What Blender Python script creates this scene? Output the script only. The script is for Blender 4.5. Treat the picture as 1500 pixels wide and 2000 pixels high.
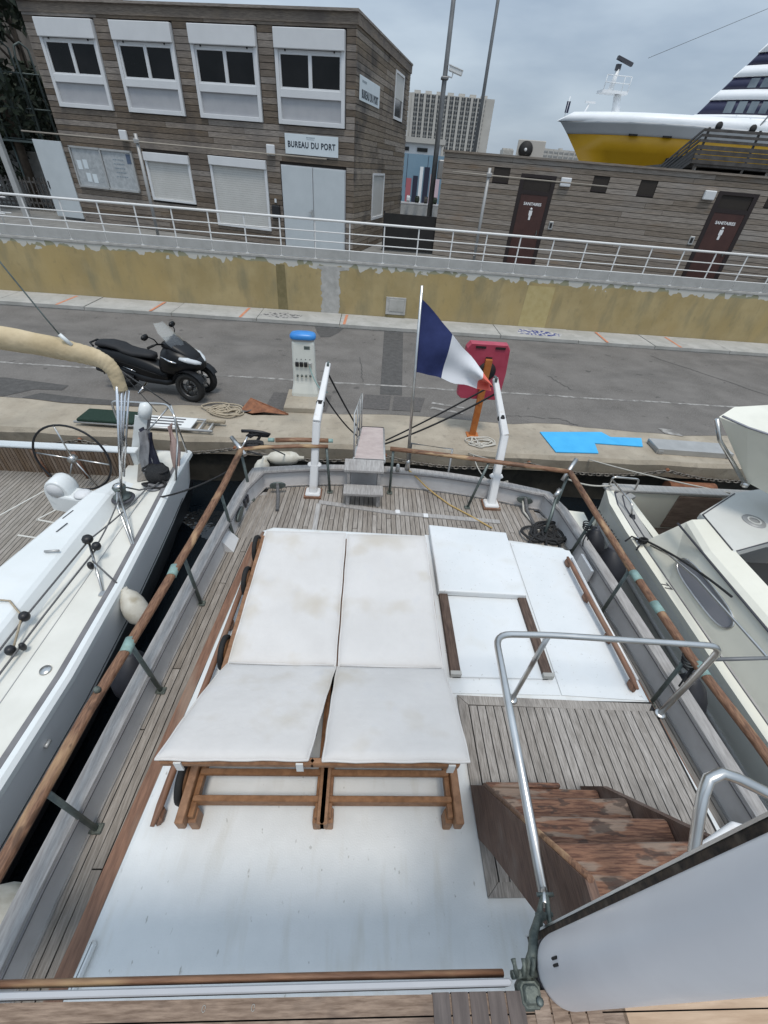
import bpy, math, random
from mathutils import Matrix, Vector, Quaternion
random.seed(7)
S = bpy.context.scene
for o in list(bpy.data.objects): bpy.data.objects.remove(o)
COL = S.collection
rad = math.radians

# ------------------------------------------------------------------ camera
cam_d = bpy.data.cameras.new('camera'); cam = bpy.data.objects.new('camera', cam_d); COL.objects.link(cam)
S.camera = cam
R_, D_, F_ = Vector((.99742467, -.01618896, .06987086)), Vector((.04380823, -.63382966, -.77223105)), Vector((.05678784, .77330322, -.63148814))
M = Matrix.Identity(4)
for i in range(3):
    M[i][0] = R_[i]; M[i][1] = -D_[i]; M[i][2] = -F_[i]
M.translation = Vector((0, 0, 3.85))
cam.matrix_world = M
cam_d.sensor_fit = 'VERTICAL'; cam_d.sensor_height = 24.0; cam_d.lens = 830 / 2000 * 24.0
cam_d.clip_start = .02; cam_d.clip_end = 9000

# ------------------------------------------------------------------ world, sun, exposure
W = bpy.data.worlds.new('World'); S.world = W; W.use_nodes = True
nt = W.node_tree; nt.nodes.clear()
def N(t, typ, **k):
    n = t.nodes.new(typ)
    for a, b in k.items(): setattr(n, a, b)
    return n
SUN_EL, SUN_ROT = rad(72), rad(170)
out = N(nt, 'ShaderNodeOutputWorld'); bg = N(nt, 'ShaderNodeBackground')
sky = N(nt, 'ShaderNodeTexSky', sky_type='NISHITA', sun_disc=False, sun_elevation=SUN_EL, sun_rotation=SUN_ROT)
sky.air_density = 1.2; sky.dust_density = 2.0
tc = N(nt, 'ShaderNodeTexCoord'); mp = N(nt, 'ShaderNodeMapping'); mp.inputs['Scale'].default_value = (1.3, 1.3, 4.5)
n1 = N(nt, 'ShaderNodeTexNoise'); n1.inputs['Scale'].default_value = 2.2; n1.inputs['Detail'].default_value = 5; n1.inputs['Roughness'].default_value = .5
cr = N(nt, 'ShaderNodeValToRGB'); cr.color_ramp.elements[0].position = .33; cr.color_ramp.elements[1].position = .66
cr.color_ramp.elements[0].color = (3.35, 4.2, 5.3, 1); cr.color_ramp.elements[1].color = (5.7, 6.65, 7.6, 1)
sep = N(nt, 'ShaderNodeSeparateXYZ'); mr = N(nt, 'ShaderNodeMapRange')
mr.inputs['From Min'].default_value = 0; mr.inputs['From Max'].default_value = 1; mr.inputs['To Min'].default_value = .84; mr.inputs['To Max'].default_value = 1.75
mul = N(nt, 'ShaderNodeVectorMath', operation='SCALE'); mix = N(nt, 'ShaderNodeMix', data_type='RGBA')
mix.inputs[0].default_value = .88
L = nt.links.new
L(tc.outputs['Generated'], mp.inputs[0]); L(mp.outputs[0], n1.inputs['Vector']); L(n1.outputs['Fac'], cr.inputs[0])
L(tc.outputs['Generated'], sep.inputs[0]); L(sep.outputs['Z'], mr.inputs['Value'])
L(cr.outputs[0], mul.inputs[0]); L(mr.outputs[0], mul.inputs['Scale'])
L(sky.outputs[0], mix.inputs[6]); L(mul.outputs[0], mix.inputs[7]); L(mix.outputs[2], bg.inputs['Color'])
bg.inputs['Strength'].default_value = .085; L(bg.outputs[0], out.inputs[0])
sd = bpy.data.lights.new('sun', 'SUN'); sd.energy = 1.5; sd.angle = rad(14); sd.color = (1, .94, .86)
so = bpy.data.objects.new('sun', sd); COL.objects.link(so)
# sun direction: from azimuth SUN_ROT (Blender sky: rotation from +Y clockwise) at elevation
az = SUN_ROT
sv = Vector((math.sin(az) * math.cos(SUN_EL), math.cos(az) * math.cos(SUN_EL), math.sin(SUN_EL)))
so.rotation_euler = sv.to_track_quat('Z', 'Y').to_euler()
S.view_settings.view_transform = 'Standard'; S.view_settings.look = 'None'
S.view_settings.exposure = 0.36; S.view_settings.gamma = 1.0
S.render.engine = 'CYCLES'

# ------------------------------------------------------------------ materials
MATS = {}
def mat(name, c, c2=None, rough=.7, metal=0, scale=6, detail=4, grain=None, rnd=0, bump=0, bscale=None, spots=None, alpha=1, trans=0, coat=0, lo=.35, hi=.65, spec=.5, streak=None, spots2=None, bdist=.01):
    m = bpy.data.materials.new(name); MATS[name] = m; m.use_nodes = True
    t = m.node_tree; b = t.nodes['Principled BSDF']; Lk = t.links.new
    b.inputs['Roughness'].default_value = rough; b.inputs['Metallic'].default_value = metal
    b.inputs['Specular IOR Level'].default_value = spec
    if coat: b.inputs['Coat Weight'].default_value = coat
    if trans: b.inputs['Transmission Weight'].default_value = trans
    if alpha < 1: b.inputs['Alpha'].default_value = alpha
    c = tuple(c) + (1,)
    b.inputs['Base Color'].default_value = c
    if c2 is None and not rnd and not bump and not spots: return m
    geo = N(t, 'ShaderNodeNewGeometry'); mp = N(t, 'ShaderNodeMapping'); src = geo.outputs['Position']
    vec = src
    if rnd or grain:
        oi = N(t, 'ShaderNodeObjectInfo')
        cm = N(t, 'ShaderNodeCombineXYZ'); m1 = N(t, 'ShaderNodeMath', operation='MULTIPLY'); m1.inputs[1].default_value = 37
        Lk(oi.outputs['Random'], m1.inputs[0])
        for k in range(3): Lk(m1.outputs[0], cm.inputs[k])
    if grain:
        Lk(src, mp.inputs[0]); mp.inputs['Rotation'].default_value = (0, 0, grain[0]); mp.inputs['Scale'].default_value = grain[1]
        va = N(t, 'ShaderNodeVectorMath', operation='ADD'); Lk(mp.outputs[0], va.inputs[0]); Lk(cm.outputs[0], va.inputs[1]); vec = va.outputs[0]
    nz = N(t, 'ShaderNodeTexNoise'); nz.inputs['Scale'].default_value = scale; nz.inputs['Detail'].default_value = detail; nz.inputs['Roughness'].default_value = .6
    Lk(vec, nz.inputs['Vector'])
    rp = N(t, 'ShaderNodeValToRGB'); rp.color_ramp.elements[0].position = lo; rp.color_ramp.elements[1].position = hi
    rp.color_ramp.elements[0].color = c; rp.color_ramp.elements[1].color = tuple(c2 or c[:3]) + (1,)
    Lk(nz.outputs['Fac'], rp.inputs[0]); col = rp.outputs[0]
    for sp in (spots, streak, spots2):
        if not sp: continue
        sc, slo, shi, scol, sstr = sp[:5]
        n2 = N(t, 'ShaderNodeTexNoise'); n2.inputs['Scale'].default_value = sc; n2.inputs['Detail'].default_value = 3
        if len(sp) > 5:
            m2 = N(t, 'ShaderNodeMapping'); m2.inputs['Scale'].default_value = sp[5]; m2.inputs['Rotation'].default_value = (0, 0, sp[6] if len(sp) > 6 else 0)
            Lk(src, m2.inputs[0]); Lk(m2.outputs[0], n2.inputs['Vector'])
        else: Lk(src, n2.inputs['Vector'])
        mr = N(t, 'ShaderNodeMapRange'); mr.inputs['From Min'].default_value = slo; mr.inputs['From Max'].default_value = shi; mr.inputs['To Max'].default_value = sstr
        Lk(n2.outputs['Fac'], mr.inputs['Value'])
        mx = N(t, 'ShaderNodeMix', data_type='RGBA'); mx.inputs[7].default_value = tuple(scol) + (1,)
        Lk(mr.outputs[0], mx.inputs[0]); Lk(col, mx.inputs[6]); col = mx.outputs[2]
    if rnd:
        hs = N(t, 'ShaderNodeHueSaturation'); m3 = N(t, 'ShaderNodeMapRange'); m3.inputs['To Min'].default_value = 1 - rnd; m3.inputs['To Max'].default_value = 1 + rnd
        Lk(oi.outputs['Random'], m3.inputs['Value']); Lk(m3.outputs[0], hs.inputs['Value'])
        m4 = N(t, 'ShaderNodeMapRange'); m4.inputs['To Min'].default_value = 1 + rnd * .9; m4.inputs['To Max'].default_value = 1 - rnd * .9
        Lk(oi.outputs['Random'], m4.inputs['Value']); Lk(m4.outputs[0], hs.inputs['Saturation'])
        Lk(col, hs.inputs['Color']); col = hs.outputs[0]
    Lk(col, b.inputs['Base Color'])
    if bump:
        bp = N(t, 'ShaderNodeBump'); bp.inputs['Strength'].default_value = bump; bp.inputs['Distance'].default_value = bdist
        if bscale:
            n4 = N(t, 'ShaderNodeTexNoise'); n4.inputs['Scale'].default_value = bscale; n4.inputs['Detail'].default_value = 3; Lk(vec, n4.inputs['Vector']); Lk(n4.outputs['Fac'], bp.inputs['Height'])
        else: Lk(nz.outputs['Fac'], bp.inputs['Height'])
        Lk(bp.outputs[0], b.inputs['Normal'])
    return m
AB = rad(15.35)
mat('teak_grey', (.21, .185, .16), (.35, .315, .28), .85, scale=9, grain=(0, (9, .8, 9)), rnd=.16, bump=.3, spots=(1.6, .55, .75, (.13, .11, .10), .5))
mat('teak_platform', (.20, .18, .16), (.37, .34, .31), .85, scale=15, grain=(0, (9, .8, 9)), rnd=.12, bump=.3, spots=(3, .55, .75, (.12, .11, .10), .6))
mat('grey_wood', (.27, .255, .245), (.40, .385, .37), .85, scale=7, grain=(0, (8, .9, 8)), rnd=.06, bump=.3, spots=(2.5, .56, .75, (.18, .16, .15), .5))
mat('caulk', (.012, .011, .010), None, .8)
mat('varnish_worn', (.11, .052, .030), (.25, .135, .078), .55, scale=12, grain=(0, (9, 1.2, 9)), bump=.4, spots=(7, .56, .66, (.42, .27, .15), .8, (1, .35, 1)), streak=(16, .6, .66, (.07, .035, .02), .7, (1, .35, 1)), spec=.4)
mat('varnish_worn_x', (.13, .062, .034), (.25, .135, .078), .55, scale=6, grain=(0, (1.2, 9, 9)), bump=.4, spots=(9, .57, .66, (.42, .29, .16), .8, (.3, 1, 1)), streak=(16, .6, .66, (.07, .035, .02), .7, (.3, 1, 1)), spec=.4)
mat('mahogany', (.14, .068, .040), (.235, .122, .074), .6, scale=7, grain=(0, (9, 1, 9)), bump=.3, spots=(5, .55, .7, (.26, .19, .14), .6, (1, .3, 1)))
mat('step_wood', (.105, .045, .027), (.23, .115, .068), .7, scale=15, lo=.42, hi=.56, grain=(0, (.7, 9, 9)), bump=.8, spots=(20, .52, .58, (.26, .20, .155), .75, (.22, 1, 1)), streak=(24, .57, .62, (.04, .025, .02), .7, (.4, 1, 1)))
mat('stringer_wood', (.08, .045, .034), (.17, .10, .07), .75, scale=13, grain=(0, (9, 1, 9)), bump=.4, spots=(5, .5, .7, (.22, .17, .14), .6))
mat('fly_teak', (.15, .10, .07), (.30, .22, .165), .7, scale=16, grain=(0, (1, 9, 9)), rnd=.1, bump=.3, spots=(14, .56, .68, (.09, .06, .045), .7, (.5, 1, 1)))
mat('fly_teak_light', (.38, .26, .17), (.50, .36, .25), .65, scale=7, grain=(0, (1, 9, 9)), rnd=.06, bump=.2)
mat('fly_grate', (.075, .06, .055), (.13, .105, .095), .75, scale=7, grain=(0, (9, 1, 9)), rnd=.12, bump=.2)
mat('lounger_teak', (.19, .092, .042), (.30, .155, .078), .6, scale=8, grain=(0, (3, 3, 3)), rnd=.08, bump=.15)
mat('dark_wood', (.05, .03, .022), (.12, .08, .06), .8, scale=8, grain=(0, (9, 1, 9)), bump=.3)
mat('gelcoat_roof', (.62, .635, .63), (.70, .71, .705), .5, scale=2.5, spots=(36, .685, .735, (.30, .29, .26), .75, (1, .5, 1)), streak=(11, .54, .78, (.52, .50, .44), .7, (1, .2, 1)), spots2=(2.6, .5, .75, (.55, .56, .55), .7), bump=.12, bscale=120)
mat('gelcoat_hatch', (.625, .645, .65), (.68, .695, .70), .45, scale=2.5, spots=(5, .55, .8, (.57, .57, .54), .6), streak=(45, .67, .72, (.35, .33, .3), .5))
mat('cushion', (.58, .56, .54), (.63, .61, .59), .95, scale=3, spots=(3.2, .56, .78, (.50, .45, .375), .7), streak=(1.6, .60, .74, (.50, .455, .39), .6), spots2=(6, .60, .8, (.49, .49, .51), .4), bump=.22, bscale=26, spec=.12, bdist=.012)
mat('bulwark_paint', (.55, .535, .53), (.63, .615, .61), .6, scale=3, spots=(5, .58, .8, (.38, .34, .31), .5))
mat('steel', (.55, .54, .52), (.68, .67, .65), .28, metal=1, scale=5)
mat('dark_steel', (.10, .12, .115), (.17, .20, .19), .5, metal=.6, scale=12)
mat('bronze', (.07, .085, .078), (.17, .19, .165), .6, metal=.4, scale=30, bump=.8)
mat('verdigris', (.25, .38, .36), (.20, .29, .26), .7, metal=.2, scale=25)
mat('white_paint', (.64, .64, .64), (.71, .71, .71), .4, scale=3, spots=(9, .63, .75, (.5, .42, .33), .4))
mat('mast_paint', (.71, .70, .715), (.77, .76, .775), .35, scale=3, spots=(6, .58, .8, (.62, .60, .61), .5), spec=.4)
mat('track_dirt', (.018, .014, .011), (.085, .06, .042), .9, scale=40, spots=(25, .55, .7, (.16, .13, .10), .6))
mat('white_plastic', (.72, .73, .72), None, .45)
mat('black_plastic', (.012, .012, .014), None, .45)
mat('black_rope', (.012, .012, .014), (.03, .03, .03), .9, scale=60)
mat('tan_rope', (.30, .25, .18), (.42, .36, .27), .9, scale=60)
mat('white_rope', (.45, .43, .38), (.55, .53, .48), .9, scale=60)
mat('yellow_rope', (.40, .27, .10), (.48, .34, .14), .9, scale=60)
mat('grey_rope', (.08, .08, .085), (.15, .15, .15), .9, scale=60)
mat('asphalt', (.118, .108, .098), (.165, .152, .139), .92, scale=1.2, bump=.5, bscale=70, spots=(38, .53, .66, (.21, .197, .183), .7), streak=(.9, .55, .75, (.082, .077, .072), .6, (.5, 1.3, 1)), spots2=(3.5, .66, .72, (.06, .056, .052), .7))
mat('asphalt_dark', (.062, .059, .056), (.088, .084, .08), .92, scale=8, spots=(60, .55, .7, (.16, .155, .15), .4))
mat('manhole', (.075, .07, .066), (.11, .10, .094), .8, scale=20, bump=.6)
mat('line_paint', (.24, .23, .215), (.38, .365, .345), .85, scale=14, spots=(6, .42, .6, (.13, .12, .11), .85))
mat('quay_concrete', (.30, .258, .20), (.40, .35, .277), .92, scale=1.6, bump=.4, bscale=30, spots=(7, .58, .75, (.20, .175, .14), .6), streak=(1.1, .52, .72, (.26, .235, .19), .7), spots2=(30, .6, .72, (.2, .17, .14), .4))
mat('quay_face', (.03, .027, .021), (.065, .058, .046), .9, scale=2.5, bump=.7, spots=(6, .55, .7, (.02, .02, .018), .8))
mat('kerb', (.34, .335, .31), (.43, .42, .395), .9, scale=2, bump=.3, bscale=30, spots=(6, .58, .75, (.27, .26, .24), .6))
mat('kerb_paint', (.50, .19, .10), (.58, .27, .17), .85, scale=9)
mat('graffiti_black', (.08, .08, .085), (.37, .36, .34), .9, scale=9, lo=.42, hi=.52)
mat('graffiti_blue', (.035, .05, .2), (.5, .49, .46), .9, scale=11, lo=.47, hi=.53)
mat('repair_grey', (.34, .335, .315), (.45, .44, .42), .9, scale=5, bump=.4, spots=(8, .58, .72, (.27, .26, .24), .5))
mat('yellow_patch', (.42, .335, .15), (.47, .385, .19), .85, scale=6)
mat('wall_dark', (.155, .13, .06), (.21, .17, .085), .9, scale=6)
mat('rail_white', (.70, .70, .69), None, .5)
mat('mesh_panel', (.40, .40, .385), (.47, .47, .455), .8, scale=3, alpha=.80)
mat('terrace', (.17, .165, .155), (.24, .235, .22), .9, scale=3, bump=.2)
mat('ground', (.14, .135, .125), (.2, .19, .18), .95, scale=.6)
g_ = (0, (1.0, 1.0, 13))
mat('cladding', (.115, .093, .075), (.25, .207, .168), .85, scale=7, grain=(-AB * 0, (.8, .8, 16)), rnd=.38, bump=.5, spots=(1.3, .5, .72, (.10, .086, .078), .7, (1, 1, .6)), streak=(3, .58, .75, (.26, .20, .14), .5, (.35, .35, 2.2)))
mat('cladding_side', (.125, .10, .076), (.255, .205, .155), .85, scale=4.5, grain=(0, (.8, .8, 16)), rnd=.30, bump=.5, spots=(.9, .5, .66, (.055, .047, .042), .9, (1, 1, 1)), streak=(3, .55, .75, (.27, .215, .15), .6, (.6, .6, 2.2)))
mat('cladding_grey', (.155, .13, .107), (.295, .25, .207), .85, scale=4.5, grain=(0, (.8, .8, 16)), rnd=.22, bump=.5, spots=(1.1, .54, .72, (.24, .225, .21), .5, (.6, .6, 1)), streak=(2.2, .6, .75, (.22, .14, .08), .5, (.4, .4, 2.2)))
mat('clad_gap', (.03, .024, .02), None, .9)
mat('pvc', (.62, .63, .64), (.66, .67, .68), .5, scale=2)
mat('pvc_panel', (.36, .365, .385), (.40, .405, .42), .6, scale=3)
mat('shutter', (.50, .495, .47), (.54, .535, .51), .6, scale=3)
mat('door_blue', (.47, .51, .53), (.52, .56, .58), .5, scale=1.5)
mat('glass_dark', (.006, .0065, .007), (.012, .012, .013), .08, scale=1.2, spec=.22)
mat('sign_white', (.60, .66, .69), (.64, .70, .73), .5, scale=2)
mat('sign_text', (.02, .03, .045), None, .6)
mat('sign_grey', (.22, .27, .31), None, .6)
mat('paper', (.33, .35, .36), (.42, .44, .45), .4, scale=9, lo=.4, hi=.6)
mat('poster_blue', (.08, .11, .17), None, .5)
mat('alu', (.42, .42, .41), (.5, .5, .49), .45, metal=.5, scale=3)
mat('door_brown', (.05, .019, .015), (.066, .026, .02), .5, scale=3)
mat('door_brown_dark', (.018, .010, .009), None, .5)
mat('text_white', (.75, .75, .75), None, .6)
mat('black_gate', (.008, .007, .007), (.014, .013, .012), .7, scale=4)
mat('pole_grey', (.13, .135, .14), (.18, .185, .19), .5, metal=.3, scale=4)
mat('pole_light', (.35, .35, .345), None, .5, metal=.3)
mat('tube_lamp', (.30, .265, .22), None, .6)
mat('tower_wall', (.44, .42, .385), (.50, .48, .44), .9, scale=.15)
mat('tower_recess', (.24, .24, .235), (.30, .30, .29), .8, scale=.3)
mat('tower_glass', (.05, .055, .06), None, .3)
mat('hoarding_blue', (.16, .26, .34), (.19, .29, .37), .7, scale=1)
mat('stripe_red', (.4, .12, .14), None, .7); mat('stripe_pink', (.55, .42, .46), None, .7); mat('stripe_navy', (.02, .022, .045), None, .7)
mat('ship_white', (.74, .76, .77), (.80, .81, .82), .4, scale=.3)
mat('ship_yellow', (.72, .38, .012), (.78, .43, .02), .4, scale=.3, spots=(.4, .6, .8, (.58, .28, .015), .5))
mat('ship_navy', (.015, .016, .05), None, .35); mat('ship_glass', (.06, .08, .10), (.13, .16, .18), .1, scale=.4)
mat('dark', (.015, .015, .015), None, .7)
mat('pergola_wood', (.045, .042, .04), (.085, .08, .076), .85, scale=4, rnd=.15, bump=.2)
mat('scooter_body', (.004, .0045, .005), (.006, .0065, .008), .35, scale=5, spec=.3)
mat('scooter_matte', (.007, .0075, .009), (.01, .011, .013), .45, scale=5, spec=.35)
mat('scooter_seat', (.006, .0065, .008), (.009, .0095, .012), .7, scale=60, bump=.3)
mat('rubber', (.007, .007, .007), (.011, .011, .011), .8, scale=30)
mat('rim_dark', (.06, .06, .062), None, .4, metal=.5)
mat('chrome', (.75, .75, .76), None, .15, metal=1)
mat('headlight', (.55, .58, .6), None, .1)
mat('screen_tint', (.10, .11, .12), None, .08, alpha=.55)
mat('screen_clear', (.6, .62, .6), None, .06, alpha=.22)
mat('pedestal_white', (.62, .63, .58), (.67, .68, .63), .5, scale=4)
mat('pedestal_blue', (.03, .20, .55), (.05, .26, .62), .35, scale=5)
mat('red_plastic', (.34, .035, .065), (.42, .06, .10), .45, scale=3)
mat('orange_paint', (.36, .105, .02), (.44, .15, .035), .6, scale=7, spots=(10, .6, .72, (.2, .07, .03), .6))
mat('blue_sheet', (.045, .38, .72), (.06, .43, .77), .6, scale=3)
mat('rust', (.16, .065, .035), (.28, .12, .06), .9, scale=9, bump=.5)
mat('chain', (.12, .105, .09), (.28, .26, .23), .6, metal=.6, scale=20)
mat('green_cloth', (.006, .022, .014), (.012, .034, .022), .95, scale=30)
mat('flag_blue', (.017, .027, .105), (.024, .036, .13), .85, scale=9); mat('flag_white', (.66, .67, .70), None, .85); mat('flag_red', (.68, .14, .10), None, .85)
mat('fender_white', (.50, .47, .40), (.62, .60, .53), .55, scale=5, spots=(6, .52, .7, (.30, .25, .16), .7))
mat('fender_black', (.009, .009, .013), (.015, .015, .02), .55, scale=9)
mat('passerelle_pink', (.44, .36, .34), (.52, .44, .41), .85, scale=8)
mat('yacht_white', (.66, .69, .69), (.71, .735, .735), .35, scale=1.5, spots=(2.5, .6, .8, (.60, .60, .56), .5))
mat('yacht_cream', (.64, .63, .575), (.70, .69, .635), .6, scale=2.5)
mat('hull_white', (.74, .75, .75), (.80, .80, .80), .35, scale=1.2)
mat('toe_rail', (.14, .135, .14), (.19, .185, .19), .6, scale=5)
mat('hull_dark', (.012, .013, .016), None, .4)
mat('cockpit_teak', (.20, .18, .155), (.31, .28, .245), .85, scale=9, grain=(0, (9, .8, 9)), rnd=.10, bump=.2)
mat('seam_white', (.55, .54, .50), None, .7)
mat('slat_teak', (.14, .095, .065), (.235, .17, .12), .8, scale=7, grain=(0, (9, 9, 1)), rnd=.2)
mat('sailcover', (.46, .37, .235), (.56, .46, .31), .95, scale=3, bump=.6, bscale=7, spots=(5, .55, .75, (.36, .28, .17), .5), spec=.1, bdist=.03)
mat('navy_cloth', (.02, .022, .04), (.035, .037, .06), .95, scale=20); mat('grey_cloth', (.22, .22, .23), (.3, .3, .31), .95, scale=12); mat('pink_cloth', (.45, .33, .3), None, .9)
mat('mboat_cream', (.69, .67, .575), (.75, .73, .635), .4, scale=1.2, spots=(3, .58, .8, (.59, .57, .49), .5))
mat('mboat_hull', (.72, .715, .65), (.77, .765, .70), .4, scale=1.5, spots=(2, .55, .8, (.60, .60, .55), .6))
mat('mboat_gunwale', (.30, .295, .28), (.40, .39, .37), .6, scale=8, grain=(0, (6, .6, 6)), bump=.3)
mat('mboat_window', (.24, .24, .26), None, .2); mat('mboat_panel', (.56, .56, .525), (.61, .61, .575), .4, scale=2)
mat('trim_dark', (.05, .05, .06), None, .5)
mat('mboat_wood', (.17, .115, .085), (.25, .18, .14), .7, scale=6, grain=(0, (1, 1, 5)), bump=.2)
mat('leaf_dark', (.010, .016, .008), (.022, .035, .016), .7, scale=2)
mat('bark', (.06, .045, .035), (.1, .08, .06), .9, scale=8)
mat('cage_green', (.10, .125, .12), None, .6, metal=.3)
mat('rock', (.05, .045, .04), (.10, .09, .08), .95, scale=1.5, bump=.8)
# water and the flaking ochre wall need their own trees
def water_mat():
    m = mat('water', (.007, .010, .013), None, .03, spec=.5); t = m.node_tree; b = t.nodes['Principled BSDF']
    geo = N(t, 'ShaderNodeNewGeometry'); nz = N(t, 'ShaderNodeTexNoise'); nz.inputs['Scale'].default_value = 2.6; nz.inputs['Detail'].default_value = 3
    bp = N(t, 'ShaderNodeBump'); bp.inputs['Strength'].default_value = .45; bp.inputs['Distance'].default_value = .06
    t.links.new(geo.outputs['Position'], nz.inputs['Vector']); t.links.new(nz.outputs['Fac'], bp.inputs['Height']); t.links.new(bp.outputs[0], b.inputs['Normal'])
water_mat()
def ochre_mat():
    m = mat('ochre', (.325, .25, .118), (.405, .32, .165), .88, scale=1.1, spots=(2.2, .5, .75, (.235, .205, .12), .8, (1.6, 1, .5)), streak=(1.0, .5, .7, (.385, .285, .12), .7, (1, 1, .35)), spots2=(9, .6, .75, (.2, .17, .10), .35, (1, 1, .5)), bump=.25, bscale=18)
    t = m.node_tree; b = t.nodes['Principled BSDF']; Lk = t.links.new
    col = b.inputs['Base Color'].links[0].from_socket
    geo = N(t, 'ShaderNodeNewGeometry'); sp = N(t, 'ShaderNodeSeparateXYZ'); Lk(geo.outputs['Position'], sp.inputs[0])
    def band(thr, amp, scl, colr, col, sharp=.012, hi=False):
        mpn = N(t, 'ShaderNodeMapping'); mpn.inputs['Scale'].default_value = (1, 1, .8); Lk(geo.outputs['Position'], mpn.inputs[0])
        nz = N(t, 'ShaderNodeTexNoise'); nz.inputs['Scale'].default_value = scl; nz.inputs['Detail'].default_value = 2; Lk(mpn.outputs[0], nz.inputs['Vector'])
        a = N(t, 'ShaderNodeMath', operation='MULTIPLY_ADD'); a.inputs[1].default_value = amp; Lk(nz.outputs['Fac'], a.inputs[0]); Lk(sp.outputs['Z'], a.inputs[2])
        r = N(t, 'ShaderNodeMapRange'); r.inputs['From Min'].default_value = thr; r.inputs['From Max'].default_value = thr + sharp; Lk(a.outputs[0], r.inputs['Value'])
        mx = N(t, 'ShaderNodeMix', data_type='RGBA'); mx.inputs[7].default_value = colr + (1,); Lk(r.outputs[0], mx.inputs[0]); Lk(col, mx.inputs[6]); return mx.outputs[2]
    col = band(1.50, .22, 1.6, (.27, .265, .18), col, .03)
    nz = N(t, 'ShaderNodeTexNoise'); nz.inputs['Scale'].default_value = 4.2; nz.inputs['Detail'].default_value = 1.5; Lk(geo.outputs['Position'], nz.inputs['Vector'])
    a = N(t, 'ShaderNodeMath', operation='MULTIPLY_ADD'); a.inputs[1].default_value = 1.35; Lk(sp.outputs['Z'], a.inputs[0]); Lk(nz.outputs['Fac'], a.inputs[2])
    r = N(t, 'ShaderNodeMapRange'); r.inputs['From Min'].default_value = 2.39; r.inputs['From Max'].default_value = 2.405; Lk(a.outputs[0], r.inputs['Value'])
    r3 = N(t, 'ShaderNodeMapRange'); r3.inputs['From Min'].default_value = 1.27; r3.inputs['From Max'].default_value = 1.285; Lk(sp.outputs['Z'], r3.inputs['Value'])
    ml = N(t, 'ShaderNodeMath', operation='MULTIPLY'); Lk(r.outputs[0], ml.inputs[0]); Lk(r3.outputs[0], ml.inputs[1])
    mx = N(t, 'ShaderNodeMix', data_type='RGBA'); mx.inputs[7].default_value = (.50, .49, .45, 1); Lk(ml.outputs[0], mx.inputs[0]); Lk(col, mx.inputs[6]); col = mx.outputs[2]
    # dusty foot of the wall
    r = N(t, 'ShaderNodeMapRange'); r.inputs['From Min'].default_value = .02; r.inputs['From Max'].default_value = .5; r.inputs['To Min'].default_value = .45; r.inputs['To Max'].default_value = 0; Lk(sp.outputs['Z'], r.inputs['Value'])
    mx = N(t, 'ShaderNodeMix', data_type='RGBA'); mx.inputs[7].default_value = (.32, .25, .135, 1); Lk(r.outputs[0], mx.inputs[0]); Lk(col, mx.inputs[6])
    Lk(mx.outputs[2], b.inputs['Base Color'])
ochre_mat()

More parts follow.
